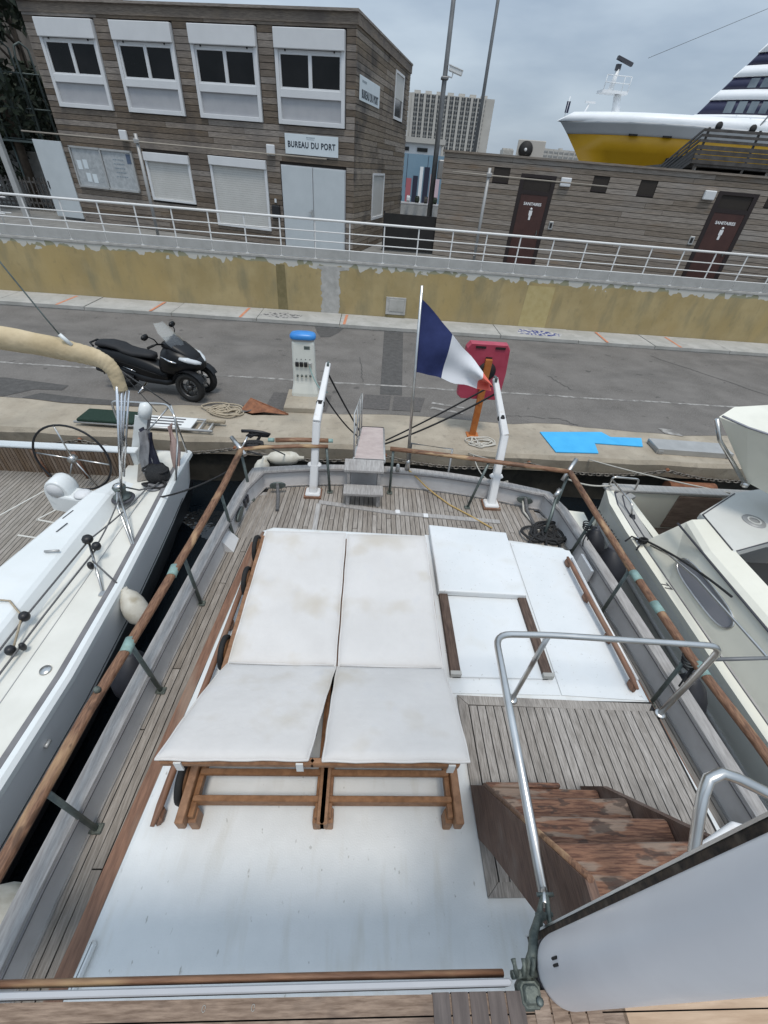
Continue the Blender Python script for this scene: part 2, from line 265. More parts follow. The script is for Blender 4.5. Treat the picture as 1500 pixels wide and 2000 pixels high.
# ------------------------------------------------------------------ mesh helpers
OFF = {}     # root object -> offset subtracted from world coordinates
class MB:
    def __init__(s): s.v = []; s.f = []; s.sm = []
    def add(s, vs, fs, smooth=False):
        n = len(s.v); s.v += [Vector(v) for v in vs]; s.f += [tuple(i + n for i in f) for f in fs]; s.sm += [smooth] * len(fs); return s
    def box(s, c, d, rz=0, bev=0, rx=0, ry=0):
        hx, hy, hz = d[0] / 2, d[1] / 2, d[2] / 2
        R = Matrix.Rotation(rz, 3, 'Z') @ Matrix.Rotation(ry, 3, 'Y') @ Matrix.Rotation(rx, 3, 'X')
        if bev <= 0:
            P = [(x, y, z) for z in (-hz, hz) for x, y in ((-hx, -hy), (hx, -hy), (hx, hy), (-hx, hy))]
            F = [(3, 2, 1, 0), (4, 5, 6, 7), (0, 1, 5, 4), (1, 2, 6, 5), (2, 3, 7, 6), (3, 0, 4, 7)]
        else:
            b = min(bev, hx * .95, hy * .95, hz * .95); P = []
            def ring(ix, iy, z): return [(-ix, -iy + b, z), (-ix + b, -iy, z), (ix - b, -iy, z), (ix, -iy + b, z), (ix, iy - b, z), (ix - b, iy, z), (-ix + b, iy, z), (-ix, iy - b, z)]
            for ix, iy, z in ((hx - b * .6, hy - b * .6, -hz), (hx, hy, -hz + b), (hx, hy, hz - b), (hx - b * .6, hy - b * .6, hz)): P += ring(ix, iy, z)
            F = [tuple(range(7, -1, -1)), tuple(range(24, 32))]
            for k in range(3):
                for i in range(8): j = (i + 1) % 8; F.append((k * 8 + i, k * 8 + j, k * 8 + 8 + j, k * 8 + 8 + i))
        c = Vector(c); s.add([R @ Vector(p) + c for p in P], F); return s
    def prism(s, pts, z0, z1, M=None):          # polygon in xy extruded z0..z1
        n = len(pts); P = [(x, y, z0) for x, y in pts] + [(x, y, z1) for x, y in pts]
        if M: P = [M @ Vector(p) for p in P]
        a = sum(pts[i][0] * pts[(i + 1) % n][1] - pts[(i + 1) % n][0] * pts[i][1] for i in range(n))
        F = [tuple(range(n - 1, -1, -1)), tuple(range(n, 2 * n))] + [(i, (i + 1) % n, n + (i + 1) % n, n + i) for i in range(n)]
        if a < 0: F = [tuple(reversed(f)) for f in F]
        return s.add(P, F)
    def tube(s, pts, r, n=8, closed=False, flat=1.0, caps=True):
        pts = [Vector(p) for p in pts]; m = len(pts); rr = r if isinstance(r, (list, tuple)) else [r] * m
        P = []; up = Vector((0, 0, 1)); prev = None
        for i, p in enumerate(pts):
            if closed: t = (pts[(i + 1) % m] - pts[i - 1])
            else: t = pts[min(i + 1, m - 1)] - pts[max(i - 1, 0)]
            t.normalize()
            if prev is None:
                a = t.cross(up)
                if a.length < 1e-3: a = Vector((1, 0, 0))
                a.normalize()
            else:
                a = prev - t * prev.dot(t)
                if a.length < 1e-4: a = t.cross(up)
                a.normalize()
            prev = a; b = a.cross(t)
            for k in range(n):
                th = 2 * math.pi * k / n; P.append(p + a * (math.cos(th) * rr[i]) + b * (math.sin(th) * rr[i] * flat))
        F = []
        for i in range(m if closed else m - 1):
            j = (i + 1) % m
            for k in range(n): l = (k + 1) % n; F.append((i * n + k, i * n + l, j * n + l, j * n + k))
        s.add(P, F, True)
        if caps and not closed:
            o = len(s.v) - len(P); s.f += [tuple(o + k for k in range(n - 1, -1, -1)), tuple(o + (m - 1) * n + k for k in range(n))]; s.sm += [False, False]
        return s
    def lathe(s, prof, c=(0, 0, 0), n=20, M=None, ring=False):   # prof = [(r,z)]
        P = []; c = Vector(c)
        for r, z in prof:
            for k in range(n):
                th = 2 * math.pi * k / n; v = Vector((r * math.cos(th), r * math.sin(th), z)); v = (M @ v) if M else v; P.append(v + c)
        F = []
        for i in range(len(prof) - 1):
            for k in range(n): l = (k + 1) % n; F.append((i * n + k, i * n + l, (i + 1) * n + l, (i + 1) * n + k))
        if ring: F += [((len(prof) - 1) * n + k, (len(prof) - 1) * n + (k + 1) % n, (k + 1) % n, k) for k in range(n)]
        else: F += [tuple(range(n - 1, -1, -1)), tuple((len(prof) - 1) * n + k for k in range(n))]
        return s.add(P, F, True)
    def loft(s, rings, closed=True, caps=True, smooth=True):
        n = len(rings[0]); P = [p for r in rings for p in r]; F = []
        for i in range(len(rings) - 1):
            for k in range(n if closed else n - 1): l = (k + 1) % n; F.append((i * n + k, i * n + l, (i + 1) * n + l, (i + 1) * n + k))
        s.add(P, F, smooth)
        if caps and closed:
            o = len(s.v) - len(P); s.f += [tuple(o + k for k in range(n - 1, -1, -1)), tuple(o + (len(rings) - 1) * n + k for k in range(n))]; s.sm += [False, False]
        return s
    def sweep(s, path, prof, closed_prof=True, smooth=False):   # path xy points; prof (offset to the LEFT of travel, z)
        rings = []; m = len(path)
        for i in range(m):
            a = Vector(path[max(i - 1, 0)]); b = Vector(path[min(i + 1, m - 1)]); p = Vector(path[i]); t = (b - a)
            l1 = (p - a).normalized() if i else None; l2 = (b - p).normalized() if i < m - 1 else None
            t.normalize(); nrm = Vector((-t.y, t.x)); k = 1
            if l1 and l2: k = 1 / max(.5, nrm.dot(Vector((-l1.y, l1.x))))
            rings.append([(p.x + nrm.x * o * k, p.y + nrm.y * o * k, z) for o, z in prof])
        return s.loft(rings, closed_prof, True, smooth)
    def mesh(s, name, mt, off=(0, 0, 0), mats=None):
        me = bpy.data.meshes.new(name); o = Vector(off); me.from_pydata([v - o for v in s.v], [], s.f)
        me.polygons.foreach_set('use_smooth', s.sm); me.materials.append(MATS[mt]); me.update(); return me
    def build(s, name, mt, parent=None, label=None):
        off = OFF.get(parent, (0, 0, 0)) if parent else (0, 0, 0)
        o = bpy.data.objects.new(name, s.mesh(name, mt, off)); COL.objects.link(o)
        if parent: o.parent = parent; OFF[o] = off
        if label: o['label'] = label
        return o
def tag(o, label, cat, group=None):
    o['label'] = label; o['category'] = cat
    if group: o['group'] = group
    return o
def struct(o): o['kind'] = 'structure'; return o
def thing(name, label, cat, loc=(0, 0, 0), rz=0, group=None, world=False):
    e = bpy.data.objects.new(name, None); COL.objects.link(e); e.location = loc; e.rotation_euler = (0, 0, rz); e.empty_display_size = .1
    tag(e, label, cat, group); OFF[e] = tuple(loc) if world else (0, 0, 0); return e
_UC = {}
def piece(name, parent, c, d, mt, rz=0, bev=True):
    """a piece (plank, board, slat...) that shares one bevelled unit cube per material"""
    if mt not in _UC: _UC[mt] = MB().box((0, 0, 0), (1, 1, 1)).mesh('piece_' + mt, mt)
    o = bpy.data.objects.new(name, _UC[mt]); COL.objects.link(o); off = OFF.get(parent, (0, 0, 0))
    o.location = Vector(c) - Vector(off); o.scale = d; o.rotation_euler = (0, 0, rz); o.parent = parent; return o
def copy_tree(o, parent=None):
    c = o.copy(); COL.objects.link(c); c.parent = parent
    for ch in list(o.children): copy_tree(ch, c)
    return c
def text(name, body, size, mt, parent, loc, rot, label=None, sx=1, spacing=1.0, align='CENTER', bold=0):
    cu = bpy.data.curves.new(name, 'FONT'); cu.body = body; cu.size = size; cu.align_x = align; cu.align_y = 'CENTER'; cu.extrude = .002; cu.space_character = spacing; cu.offset = bold
    t = bpy.data.objects.new(name + '_tmp', cu); COL.objects.link(t)
    dg = bpy.context.evaluated_depsgraph_get(); me = bpy.data.meshes.new_from_object(t.evaluated_get(dg)); bpy.data.objects.remove(t)
    me.materials.clear(); me.materials.append(MATS[mt]); o = bpy.data.objects.new(name, me); COL.objects.link(o)
    off = OFF.get(parent, (0, 0, 0)) if parent else (0, 0, 0); o.location = Vector(loc) - Vector(off); o.rotation_euler = rot; o.scale = (sx, 1, 1); o.parent = parent
    if label: o['label'] = label
    return o
def lerp(tab, x):
    if x <= tab[0][0]: return tab[0][1]
    for (a, b), (c, d) in zip(tab, tab[1:]):
        if x <= c: return b + (d - b) * (x - a) / (c - a)
    return tab[-1][1]
def rope_coil(cx, cy, z, r, turns, rr, seed, squash=.6):
    rn = random.Random(seed); pts = []; k = 7; n = turns * k; ox = oy = 0
    for i in range(n + 1):
        if i % 5 == 0: dx = rn.uniform(-.55, .55) * r; dy = rn.uniform(-.45, .45) * r
        if i % 3 == 0: kr = rn.uniform(.35, 1.15)
        ox += (dx - ox) * .5; oy += (dy - oy) * .5; th = 2 * math.pi * i / k + rn.uniform(-.25, .25)
        pts.append(Vector((cx + ox + r * kr * math.cos(th), cy + oy + r * kr * squash * math.sin(th), z + rr + rn.uniform(0, 1) * rr * 3.0)))
    out = []
    for i in range(len(pts) - 1):      # Catmull-Rom
        p0, p1, p2, p3 = pts[max(i - 1, 0)], pts[i], pts[i + 1], pts[min(i + 2, len(pts) - 1)]
        for q in range(5):
            t = q / 5; out.append(.5 * ((2 * p1) + (p2 - p0) * t + (2 * p0 - 5 * p1 + 4 * p2 - p3) * t * t + (3 * p1 - p0 - 3 * p2 + p3) * t ** 3))
    for v in out: v.z = max(v.z, z + rr * .9)
    return MB().tube(out, rr, 6)
def sag(a, b, d, n=14):
    a = Vector(a); b = Vector(b); return [a.lerp(b, i / n) - Vector((0, 0, d * 4 * (i / n) * (1 - i / n))) for i in range(n + 1)]

# ================================================================== SETTING
struct(MB().add([(-3000, -300, -1), (3000, -300, -1), (3000, 4000, -1), (-3000, 4000, -1)], [(0, 1, 2, 3)]).build('water', 'water'))
# quay apron with a slightly worn front edge
rn = random.Random(3); xs = [-60 + i * .5 for i in range(int(120 / .5) + 1)]
m = MB(); top = []; edge = []; low = []
for x in xs:
    e = 6.5 + rn.uniform(-.03, .03); top.append((x, e + .06, 0)); edge.append((x, e, -.05 - rn.uniform(0, .03))); low.append((x, e + .02, -.32))
n = len(xs)
m.add(top + edge + low + [(x, 7.9, 0) for x in xs], [(i, i + 1, n + i + 1, n + i)[::-1] for i in range(n - 1)] + [(n + i, n + i + 1, 2 * n + i + 1, 2 * n + i)[::-1] for i in range(n - 1)] + [(i, i + 1, 3 * n + i + 1, 3 * n + i) for i in range(n - 1)])
quay = struct(m.build('quay', 'quay_concrete'))
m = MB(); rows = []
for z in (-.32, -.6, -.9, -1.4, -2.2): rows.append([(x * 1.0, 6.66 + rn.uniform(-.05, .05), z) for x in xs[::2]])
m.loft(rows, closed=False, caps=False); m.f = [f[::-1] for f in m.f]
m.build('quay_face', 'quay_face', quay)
# road
pts = []
for i in range(121):
    x = -30 + i * .5
    y = 7.7 + .05 * math.sin(x * 1.7) + .05 * math.sin(x * .63 + 1) + (.12 if 3.1 < x < 4.2 else 0) + (-.12 if x < -5.2 else 0) + rn.uniform(-.025, .025)
    pts.append((x, y))
m = MB(); n = len(pts)
m.add([(x, y, .004) for x, y in pts] + [(x, 13.26, .004) for x, y in pts], [(i, i + 1, n + i + 1, n + i) for i in range(n - 1)])
road = struct(m.build('road', 'asphalt'))
def patch(name, poly, mt, z=.008, par=None):
    m = MB(); m.add([(x, y, z) for x, y in poly], [tuple(range(len(poly)))]); return m.build(name, mt, par or road)
m = MB(); lp = [-30 + i * .25 for i in range(241)]
m.add([(x, 9.165 + .012 * math.sin(x * 2.1) + rn.uniform(-.008, .008) - .0 * x, .009) for x in lp] + [(x, 9.245 + .012 * math.sin(x * 2.1) + rn.uniform(-.008, .008), .009) for x in lp], [(i, i + 1, 241 + i + 1, 241 + i) for i in range(240)])
m.build('line_marking', 'line_paint', road)
patch('asphalt_repair', [(.32, 8.72), (.80, 8.72), (1.06, 13.24), (.49, 13.24)], 'asphalt_dark')
patch('manhole_cover', [(-.07, 7.98), (.50, 7.98), (.56, 8.66), (.0, 8.66)], 'manhole', .012)
patch('manhole_cover', [(.56, 7.98), (1.14, 7.98), (1.3, 8.66), (.63, 8.66)], 'manhole', .012)
patch('tar_patch', [(-1.57, 13.24), (-.71, 13.24), (-.85, 12.75), (-1.05, 12.35), (-1.3, 12.28), (-1.45, 12.7)], 'asphalt_dark', .01)
patch('tar_patch', [(-8.6, 8.35), (-7.2, 8.45), (-5.9, 8.25), (-5.9, 8.02), (-6.4, 8.0), (-6.75, 7.62), (-7.3, 7.6), (-7.4, 7.9), (-8.6, 8.0)], 'asphalt_dark', .01)
patch('tar_patch', [(-6.2, 7.85), (-5.4, 7.75), (-4.1, 7.68), (-4.1, 7.52), (-5.6, 7.5), (-6.4, 7.62)], 'asphalt_dark', .011)
patch('inspection_cover', [(-1.95, 7.75), (-.75, 7.75), (-.7, 8.5), (-1.9, 8.5)], 'manhole', .012)
patch('worn_marking', [(1.35, 8.15), (2.0, 7.98), (2.05, 8.04), (1.42, 8.24)], 'line_paint', .012)
patch('worn_marking', [(1.4, 8.4), (2.1, 8.24), (2.1, 8.3), (1.45, 8.48)], 'line_paint', .012)
patch('drain_stone', [(6.15, 7.62), (6.5, 7.55), (6.42, 7.82), (6.1, 7.86)], 'line_paint', .012)
# cracks in the asphalt: thin dark seams
for k, (x0, y0, x1, y1) in enumerate([(-.2, 10.9, -.05, 9.3), (8.4, 12.6, 11.5, 8.2), (2.9, 8.05, 4.1, 8.0), (4.1, 8.0, 4.35, 7.75), (4.6, 10.4, 4.9, 9.6)]):
    P = []; nn = 14
    for i in range(nn + 1): P.append((x0 + (x1 - x0) * i / nn + rn.uniform(-.04, .04), y0 + (y1 - y0) * i / nn + rn.uniform(-.04, .04)))
    m = MB(); m.add([(x, y, .0095) for x, y in P] + [(x + .018, y + .012, .0095) for x, y in P], [(i, i + 1, nn + 1 + i + 1, nn + 1 + i) for i in range(nn)]); m.build('crack', 'asphalt_dark', road)
# kerb strip of concrete slabs with orange paint at the joints
kerb = struct(MB().box((0, 13.85, .02), (60, 1.16, .04)).build('kerb', 'kerb'))
kx = -30
while kx < 28:
    w = 2.43; piece('slab', kerb, (kx + w / 2, 13.82, .065 + rn.uniform(-.006, .006)), (w - .02, 1.13, .09), 'kerb'); kx += w
for x in (-8.9, -6.3, -3.75, -.72, 7.35, 9.7):
    m = MB(); m.add([(x - .03, 13.26, .118), (x + .05, 13.26, .118), (x + .12 - .03, 14.3, .118), (x + .04 - .03, 14.3, .118)], [(0, 1, 2, 3)]); m.build('orange_line', 'kerb_paint', kerb)
patch('black_scribble', [(-3.3, 13.62), (-2.6, 13.45), (-2.1, 13.55), (-2.0, 13.85), (-2.5, 14.05), (-3.0, 13.95)], 'graffiti_black', .117, kerb)
patch('blue_scribble', [(4.6, 13.6), (5.1, 13.48), (5.9, 13.5), (6.1, 13.75), (5.6, 14.0), (4.8, 14.05)], 'graffiti_blue', .117, kerb)
m = MB().box((.8, 13.3, .03), (.1, .1, .02))
# terrace and ground beyond
terr = struct(MB().box((0, 30.0, .74), (90, 30.6, 1.5)).build('terrace', 'terrace'))
struct(MB().add([(-3000, 14.6, -.3), (3000, 14.6, -.3), (3000, 62, -.3), (-3000, 62, -.3)], [(0, 1, 2, 3)]).build('ground', 'ground'))
struct(MB().add([(-3000, 210, 0), (3000, 210, 0), (3000, 4000, 0), (-3000, 4000, 0)], [(0, 1, 2, 3)]).build('far_shore', 'ground'))

# ================================================================== RETAINING WALL + RAILING
wl = thing('retaining_wall', 'long ochre retaining wall with flaking whitewash along its top behind the road', 'wall', (0, 14.4, 0), world=True)
MB().box((0, 14.53, .755), (80, .26, 1.51)).build('wall_body', 'ochre', wl)
m = MB(); rn = random.Random(11); P = []
for i in range(25): z = 1.40 - i * 1.30 / 24; P.append((-1.47 + rn.uniform(-.035, .035) - (.12 if i < 2 else 0), z))
for i in range(25): z = .10 + i * 1.30 / 24; P.append((-.92 + rn.uniform(-.035, .035) + (.25 if i > 22 else 0), z))
m.add([(x, 14.396, z) for x, z in P], [tuple(range(50))]); m.build('repair_patch', 'repair_grey', wl)
MB().add([(-2.82, 14.396, .1), (-2.52, 14.396, .1), (-2.54, 14.396, 1.36), (-2.80, 14.396, 1.36)], [(0, 1, 2, 3)]).build('repair_patch', 'wall_dark', wl)
MB().add([(4.84, 14.396, .1), (5.72, 14.396, .1), (5.70, 14.396, 1.3), (4.86, 14.396, 1.3)], [(0, 1, 2, 3)]).build('repair_patch', 'yellow_patch', wl)
ub = MB().box((.84, 14.375, .45), (.62, .06, .50), bev=.01).build('utility_box', 'repair_grey', wl)
MB().box((.86, 14.34, .47), (.46, .02, .34), bev=.005).build('cover', 'kerb', ub)
MB().box((.84, 14.37, .14), (.55, .05, .1)).build('base_block', 'wall_dark', ub)
MB().box((0, 14.46, 1.545), (80, .16, .07), bev=.01).build('coping', 'repair_grey', wl)
rl = thing('railing', 'white tubular railing with grey mesh along the terrace edge', 'railing', (0, 14.4, 1.5), world=True)
for z, r in ((2.53, .03), (2.25, .014), (2.02, .014), (1.83, .014), (1.60, .014)):
    MB().tube([(-34, 14.42, z), (34, 14.42, z)], r, 8).build('rail', 'rail_white', rl)
for i in range(-24, 25):
    x = i * .985 + .35
    p = MB().box((x, 14.425, 2.04), (.035, .018, .97)); p.box((x, 14.425, 1.585), (.09, .05, .012)); p.build('post', 'rail_white', rl)
    if abs(i) < 24: MB().box((x + .49, 14.405, 1.715), (.965, .004, .215)).build('mesh_panel', 'mesh_panel', rl)

# ================================================================== HARBOUR OFFICE (two storeys, timber clad)
def clad(parent, x0, x1, z0, z1, rowh, holes, y, mt, seed, lens=(1.8, 3.6), axis='x', thick=.022):
    """boards on a vertical plane; holes = (x0,x1,z0,z1); axis x: plane y=const, axis y: plane x=const"""
    rn = random.Random(seed); z = z0; r = 0
    while z < z1 - .02:
        h = min(rowh, z1 - z); zc = z + h / 2; segs = [(x0, x1)]
        for hx0, hx1, hz0, hz1 in holes:
            if hz0 < zc < hz1:
                ns = []
                for a, b in segs:
                    if hx1 <= a or hx0 >= b: ns.append((a, b)); continue
                    if hx0 > a: ns.append((a, hx0))
                    if hx1 < b: ns.append((hx1, b))
                segs = ns
        for a, b in segs:
            c = a
            while c < b - .02:
                l = rn.uniform(*lens); e = b if b - c - l < 1.0 else c + l; d = rn.uniform(-.004, .004)
                if axis == 'x': piece('board', parent, ((c + e) / 2, y + d, zc), (e - c - .006, thick, h - .013), mt)
                else: piece('board', parent, (y + d, (c + e) / 2, zc), (thick, e - c - .006, h - .013), mt)
                c = e
        z += h; r += 1
bu = thing('harbour_office', 'two storey timber clad harbour office with four upper windows and BUREAU DU PORT sign', 'building', (-.62, 16.10, 1.5), -AB)
Zb = 1.5
wins = [(-9.74, -7.8), (-7.24, -5.32), (-4.80, -2.80), (-2.29, -.30)]
holes = [(a - .03, b + .03, 3.03, 4.95) for a, b in wins] + [(-2.36, -.24, 0, 2.16), (-7.1, -5.46, .88, 2.14), (-4.76, -2.80, .38, 2.2)]
core = MB().box((-5.075, 3.43, 2.62), (10.1, 6.70, 5.24)).build('wall', 'clad_gap', bu)
clad(core, -10.15, -.0, 0, 5.25, .138, holes, .045, 'cladding', 5)
sholes = [(4.42, 5.78, 3.62, 4.84), (2.06, 3.66, .8, 2.1)]
clad(core, .03, 6.78, 0, 5.25, .138, sholes, .0, 'cladding_side', 6, axis='y')
MB().box((-5.07, 3.4, 5.27), (10.26, 6.9, .05)).build('roof', 'cladding', bu)
MB().box((-5.07, .03, 5.16), (10.24, .03, .25)).build('fascia', 'cladding', bu)
MB().box((.025, 3.42, 5.16), (.03, 6.82, .25)).build('fascia', 'cladding', bu)
def office_window(a, b):
    w = MB(); z0, z1 = 3.05, 4.93; c = (a + b) / 2; wd = b - a
    for x in (a + .05, b - .05): w.box((x, .03, (z0 + z1) / 2), (.10, .09, z1 - z0), bev=.006)
    w.box((c, .03, z0 + .05), (wd - .2, .09, .10), bev=.006); w.box((c, .03, 3.70), (wd - .2, .08, .17), bev=.006)
    f = w.build('window', 'pvc', bu)
    MB().box((c, .02, z1 - .19), (wd - .006, .17, .38), bev=.012).build('shutter_box', 'pvc', f)
    MB().box((c, .045, 4.515), (wd - .2, .04, .05), bev=.004).build('shutter_bar', 'pvc', f)
    for x in (a + .3, b - .3): MB().box((x, .015, 4.53), (.035, .03, .04)).build('stop', 'dark', f)
    MB().box((c, .06, 3.36), (wd - .2, .03, .52)).build('panel', 'pvc_panel', f)
    x0, x1 = a + .10, b - .10
    fr = MB(); zt, zl = 4.49, 3.785
    for xa, xb in ((x0, c), (c, x1)):
        for x in (xa + .025, xb - .025): fr.box((x, .045, (zt + zl) / 2), (.05, .05, zt - zl), bev=.004)
        for z in (zl + .02, zt - .02): fr.box(((xa + xb) / 2, .047, z), (xb - xa - .1, .045, .04), bev=.004)
    fr.build('sash', 'pvc', f)
    for xa, xb in ((x0, c), (c, x1)): MB().box(((xa + xb) / 2, .06, (zt + zl) / 2), (xb - xa - .1, .008, zt - zl - .08)).build('pane', 'glass_dark', f)
for a, b in wins: office_window(a, b)
def roller(a, b, z0, z1, name='roller_shutter'):
    f = MB(); c = (a + b) / 2
    for x in (a + .04, b - .04): f.box((x, .03, (z0 + z1) / 2 - .1), (.08, .07, z1 - z0 - .2), bev=.005)
    f.box((c, .03, z0 + .03), (b - a - .16, .07, .06), bev=.005); f.box((c, .015, z1 - .11), (b - a, .12, .22), bev=.01)
    o = f.build(name, 'pvc', bu)
    zz = z0 + .06
    while zz < z1 - .24: piece('slat', o, (c, .05, zz + .03), (b - a - .16, .02, .0555), 'shutter'); zz += .058
roller(-7.08, -5.46, .88, 2.13); roller(-4.75, -2.81, .38, 2.19)
d = MB().box((-1.30, .055, 1.075), (2.08, .03, 2.13)).build('entrance_door', 'pvc_panel', bu)
for c in (-1.815, -.785): MB().box((c, .025, 1.07), (1.0, .04, 2.10), bev=.006).build('leaf', 'door_blue', d)
MB().box((-1.35, -.01, .99), (.045, .02, .22), bev=.005).box((-1.39, -.03, 1.02), (.12, .018, .018)).build('handle', 'steel', d)
sg = MB().box((-1.31, .005, 2.63), (1.65, .025, .46), bev=.004).build('sign_board', 'sign_white', bu)
text('sign_text', 'BUREAU DU PORT', .19, 'sign_text', sg, (-1.31, -.010, 2.62), (rad(90), 0, 0), spacing=1.12, sx=.86, bold=.005)
text('sign_small_text', 'harbour', .062, 'sign_grey', sg, (-1.33, -.010, 2.79), (rad(90), 0, 0)); bpy.data.objects.remove(bpy.data.objects['sign_small_text'])
m = MB()
for k, (w, z) in enumerate(((.27, 2.795), (.24, 2.755))):
    for j in range(7): m.box((-1.33 - w / 2 + (j + .5) * w / 7, -.0095, z), (w / 7 * .62, .002, .026 if k == 0 else .014))
m.build('sign_small_print', 'sign_grey', sg)
sg2 = MB().box((-.0 + .025, 1.36, 3.94), (.02, 2.1, .50), bev=.004).build('side_sign_board', 'sign_white', bu)
text('sign_text', 'BUREAU DU PORT', .24, 'sign_text', sg2, (.039, 1.36, 3.83), (rad(90), 0, rad(90)), spacing=1.05, sx=.84, bold=.006)
m = MB()
for j in range(6): m.box((.037, .55 + j * .075, 4.09), (.002, .05, .05))
m.build('sign_small_print', 'sign_grey', sg2)
# notice case
nb = MB()
for x in (-9.86, -8.70, -7.53): nb.box((x, .0, 1.57), (.05, .06, 1.08))
for z in (1.05, 2.09): nb.box((-8.695, .0, z), (2.38, .06, .05))
nb = nb.build('notice_case', 'alu', bu)
for c in (-9.28, -8.115): MB().box((c, .012, 1.57), (1.10, .01, 1.0)).build('notice_board', 'paper', nb)
m = MB(); rn = random.Random(4)
for j in range(5):
    for k in range(5): m.box((-8.1 + k * .085 + rn.uniform(-.02, .02) - .15, .003, 1.86 - j * .11), (.06, .003, .02))
m.build('printed_lines', 'sign_grey', nb); MB().box((-7.68, .003, 1.9), (.16, .004, .24)).build('poster', 'poster_blue', nb)
rn = random.Random(9)
for j in range(7): MB().box((-9.75 + .24 * (j % 4) + .1, .004, 1.32 + .34 * (j // 4) + rn.uniform(-.03, .03)), (.17, .003, .24)).build('notice', 'sign_white' if j % 3 else 'paper', nb)
for x, z in ((-7.63, 2.49), (-2.60, 2.45)): MB().box((x, -.03, z), (.26, .09, .25), bev=.02).build('wall_lamp', 'pvc', bu)
MB().box((-2.58, .0, .92), (.27, .12, .36), bev=.02).build('letter_box', 'black_plastic', bu); MB().box((-2.58, .01, 1.22), (.06, .03, .1)).build('entry_keypad', 'pvc', bu)
# side windows
def side_window(y0, y1, z0, z1, blind):
    w = MB(); c = (y0 + y1) / 2
    for y in (y0 + .04, y1 - .04): w.box((.0, y, (z0 + z1) / 2), (.06, .08, z1 - z0))
    for z in (z0 + .04, z1 - .03): w.box((.002, c, z), (.06, y1 - y0 - .16, .08 if z < z1 - .1 else .06))
    f = w.build('side_window', 'pvc', bu)
    if blind >= 1: MB().box((-.01, c, (z0 + z1) / 2), (.02, y1 - y0 - .16, z1 - z0 - .14)).build('blind', 'shutter', f)
    else:
        MB().box((-.01, c, z1 - .06 - (z1 - z0) * blind / 2), (.02, y1 - y0 - .16, (z1 - z0) * blind)).build('blind', 'shutter', f)
        MB().box((-.02, c, z0 + .08 + (z1 - z0) * (1 - blind) / 2 - .06), (.01, y1 - y0 - .16, (z1 - z0) * (1 - blind) - .06)).build('pane', 'glass_dark', f)
side_window(4.43, 5.77, 3.62, 4.84, .5); side_window(2.07, 3.65, .8, 2.1, 1)
# open store door at the far end
od = thing('store_door', 'pale grey open door standing at the left end of the harbour office', 'door', (-.62 - 10.12 * math.cos(AB), 16.10 + 10.12 * math.sin(AB), 1.5), -AB)
MB().box((-.575, .0, 1.13), (1.11, .045, 2.12), bev=.006).build('leaf', 'door_blue', od); MB().box((-1.05, -.03, .98), (.05, .03, .22), bev=.01).build('handle', 'black_plastic', od)

# ================================================================== SANITARY BLOCK
sb = thing('sanitary_block', 'single storey timber clad toilet block with two brown SANITAIRES doors', 'building', (2.157, 17.43, 1.5), -AB)
H = 2.80
c2 = MB().box((6.03, 2.5, H / 2), (12.0, 4.9, H - .02)).build('wall', 'clad_gap', sb)
dh = [(2.48, 3.55, 0, 2.45), (8.15, 9.22, 0, 2.45)]; wh = [(1.62, 2.12, 2.16, 2.47), (4.62, 5.08, 2.16, 2.47), (5.96, 6.44, 2.16, 2.47), (9.45, 9.95, 2.16, 2.47)]
clad(c2, 0, 12.0, 0, H, .1335, dh + wh, .04, 'cladding_grey', 15, (2.0, 4.2))
clad(c2, .06, 4.9, 0, H, .1335, [], .02, 'cladding_grey', 16, axis='y')
MB().box((6.0, 2.48, H + .02), (12.1, 5.0, .05)).build('roof', 'cladding_grey', sb)
for a, b, _, zt in dh:
    c = (a + b) / 2; f = MB()
    for x in (a + .06, b - .06): f.box((x, .05, 1.22), (.12, .06, 2.44))
    f.box((c, .05, 2.40), (b - a - .24, .06, .08)); f.box((c, .05, 1.99), (b - a - .24, .06, .10))
    f = f.build('toilet_door', 'door_brown_dark', sb)
    MB().box((c, .06, 2.2), (b - a - .24, .01, .34)).build('transom_pane', 'glass_dark', f)
    MB().box((c, .05, .97), (b - a - .24, .045, 1.94), bev=.005).build('leaf', 'door_brown', f)
    text('sign_text', 'SANITAIRES', .105, 'text_white', f, (c - .0, .024, 1.70), (rad(90), 0, 0), bold=.003)
    p = MB(); p.lathe([(.001, -.003), (.035, -.003), (.035, .003), (.001, .003)], (c, .024, 1.575), 12, Matrix.Rotation(rad(90), 3, 'X'))
    p.box((c, .024, 1.47), (.10, .004, .13)); p.box((c, .024, 1.35), (.06, .004, .13)); p.build('pictogram', 'text_white', f)
    MB().box((b - .20, .015, .95), (.03, .04, .14), bev=.005).build('handle', 'dark_steel', f)
for a, b, z0, z1 in wh:
    w = MB().box(((a + b) / 2, .075, (z0 + z1) / 2), (b - a, .02, z1 - z0)).build('vent_window', 'glass_dark', sb)
    MB().box(((a + b) / 2, .05, z0 + .015), (b - a, .05, .03)).build('frame', 'door_brown_dark', w)
for x in (3.84, 7.92): MB().box((x, -.01, 2.32), (.31, .1, .22), bev=.02).build('wall_lamp', 'pvc', sb)
for x in (3.74, 7.98):
    k = MB().box((x, .02, 1.2), (.14, .04, .22), bev=.01).build('switch_box', 'alu', sb); MB().box((x, -.003, 1.2), (.07, .012, .13)).build('switch', 'dark', k)
ac = thing('air_conditioner', 'pale boxed air conditioner with a big round fan on the toilet block roof', 'air conditioner', (5.33, 19.2, 4.33), -AB)
MB().box((0, 0, .25), (.92, .36, .52), bev=.02).build('casing', 'tower_wall', ac)
MB().lathe([(.01, 0), (.235, 0), (.235, .02), (.01, .02)], (-.16, -.19, .25), 24, Matrix.Rotation(rad(90), 3, 'X')).build('fan_grille', 'dark', ac)
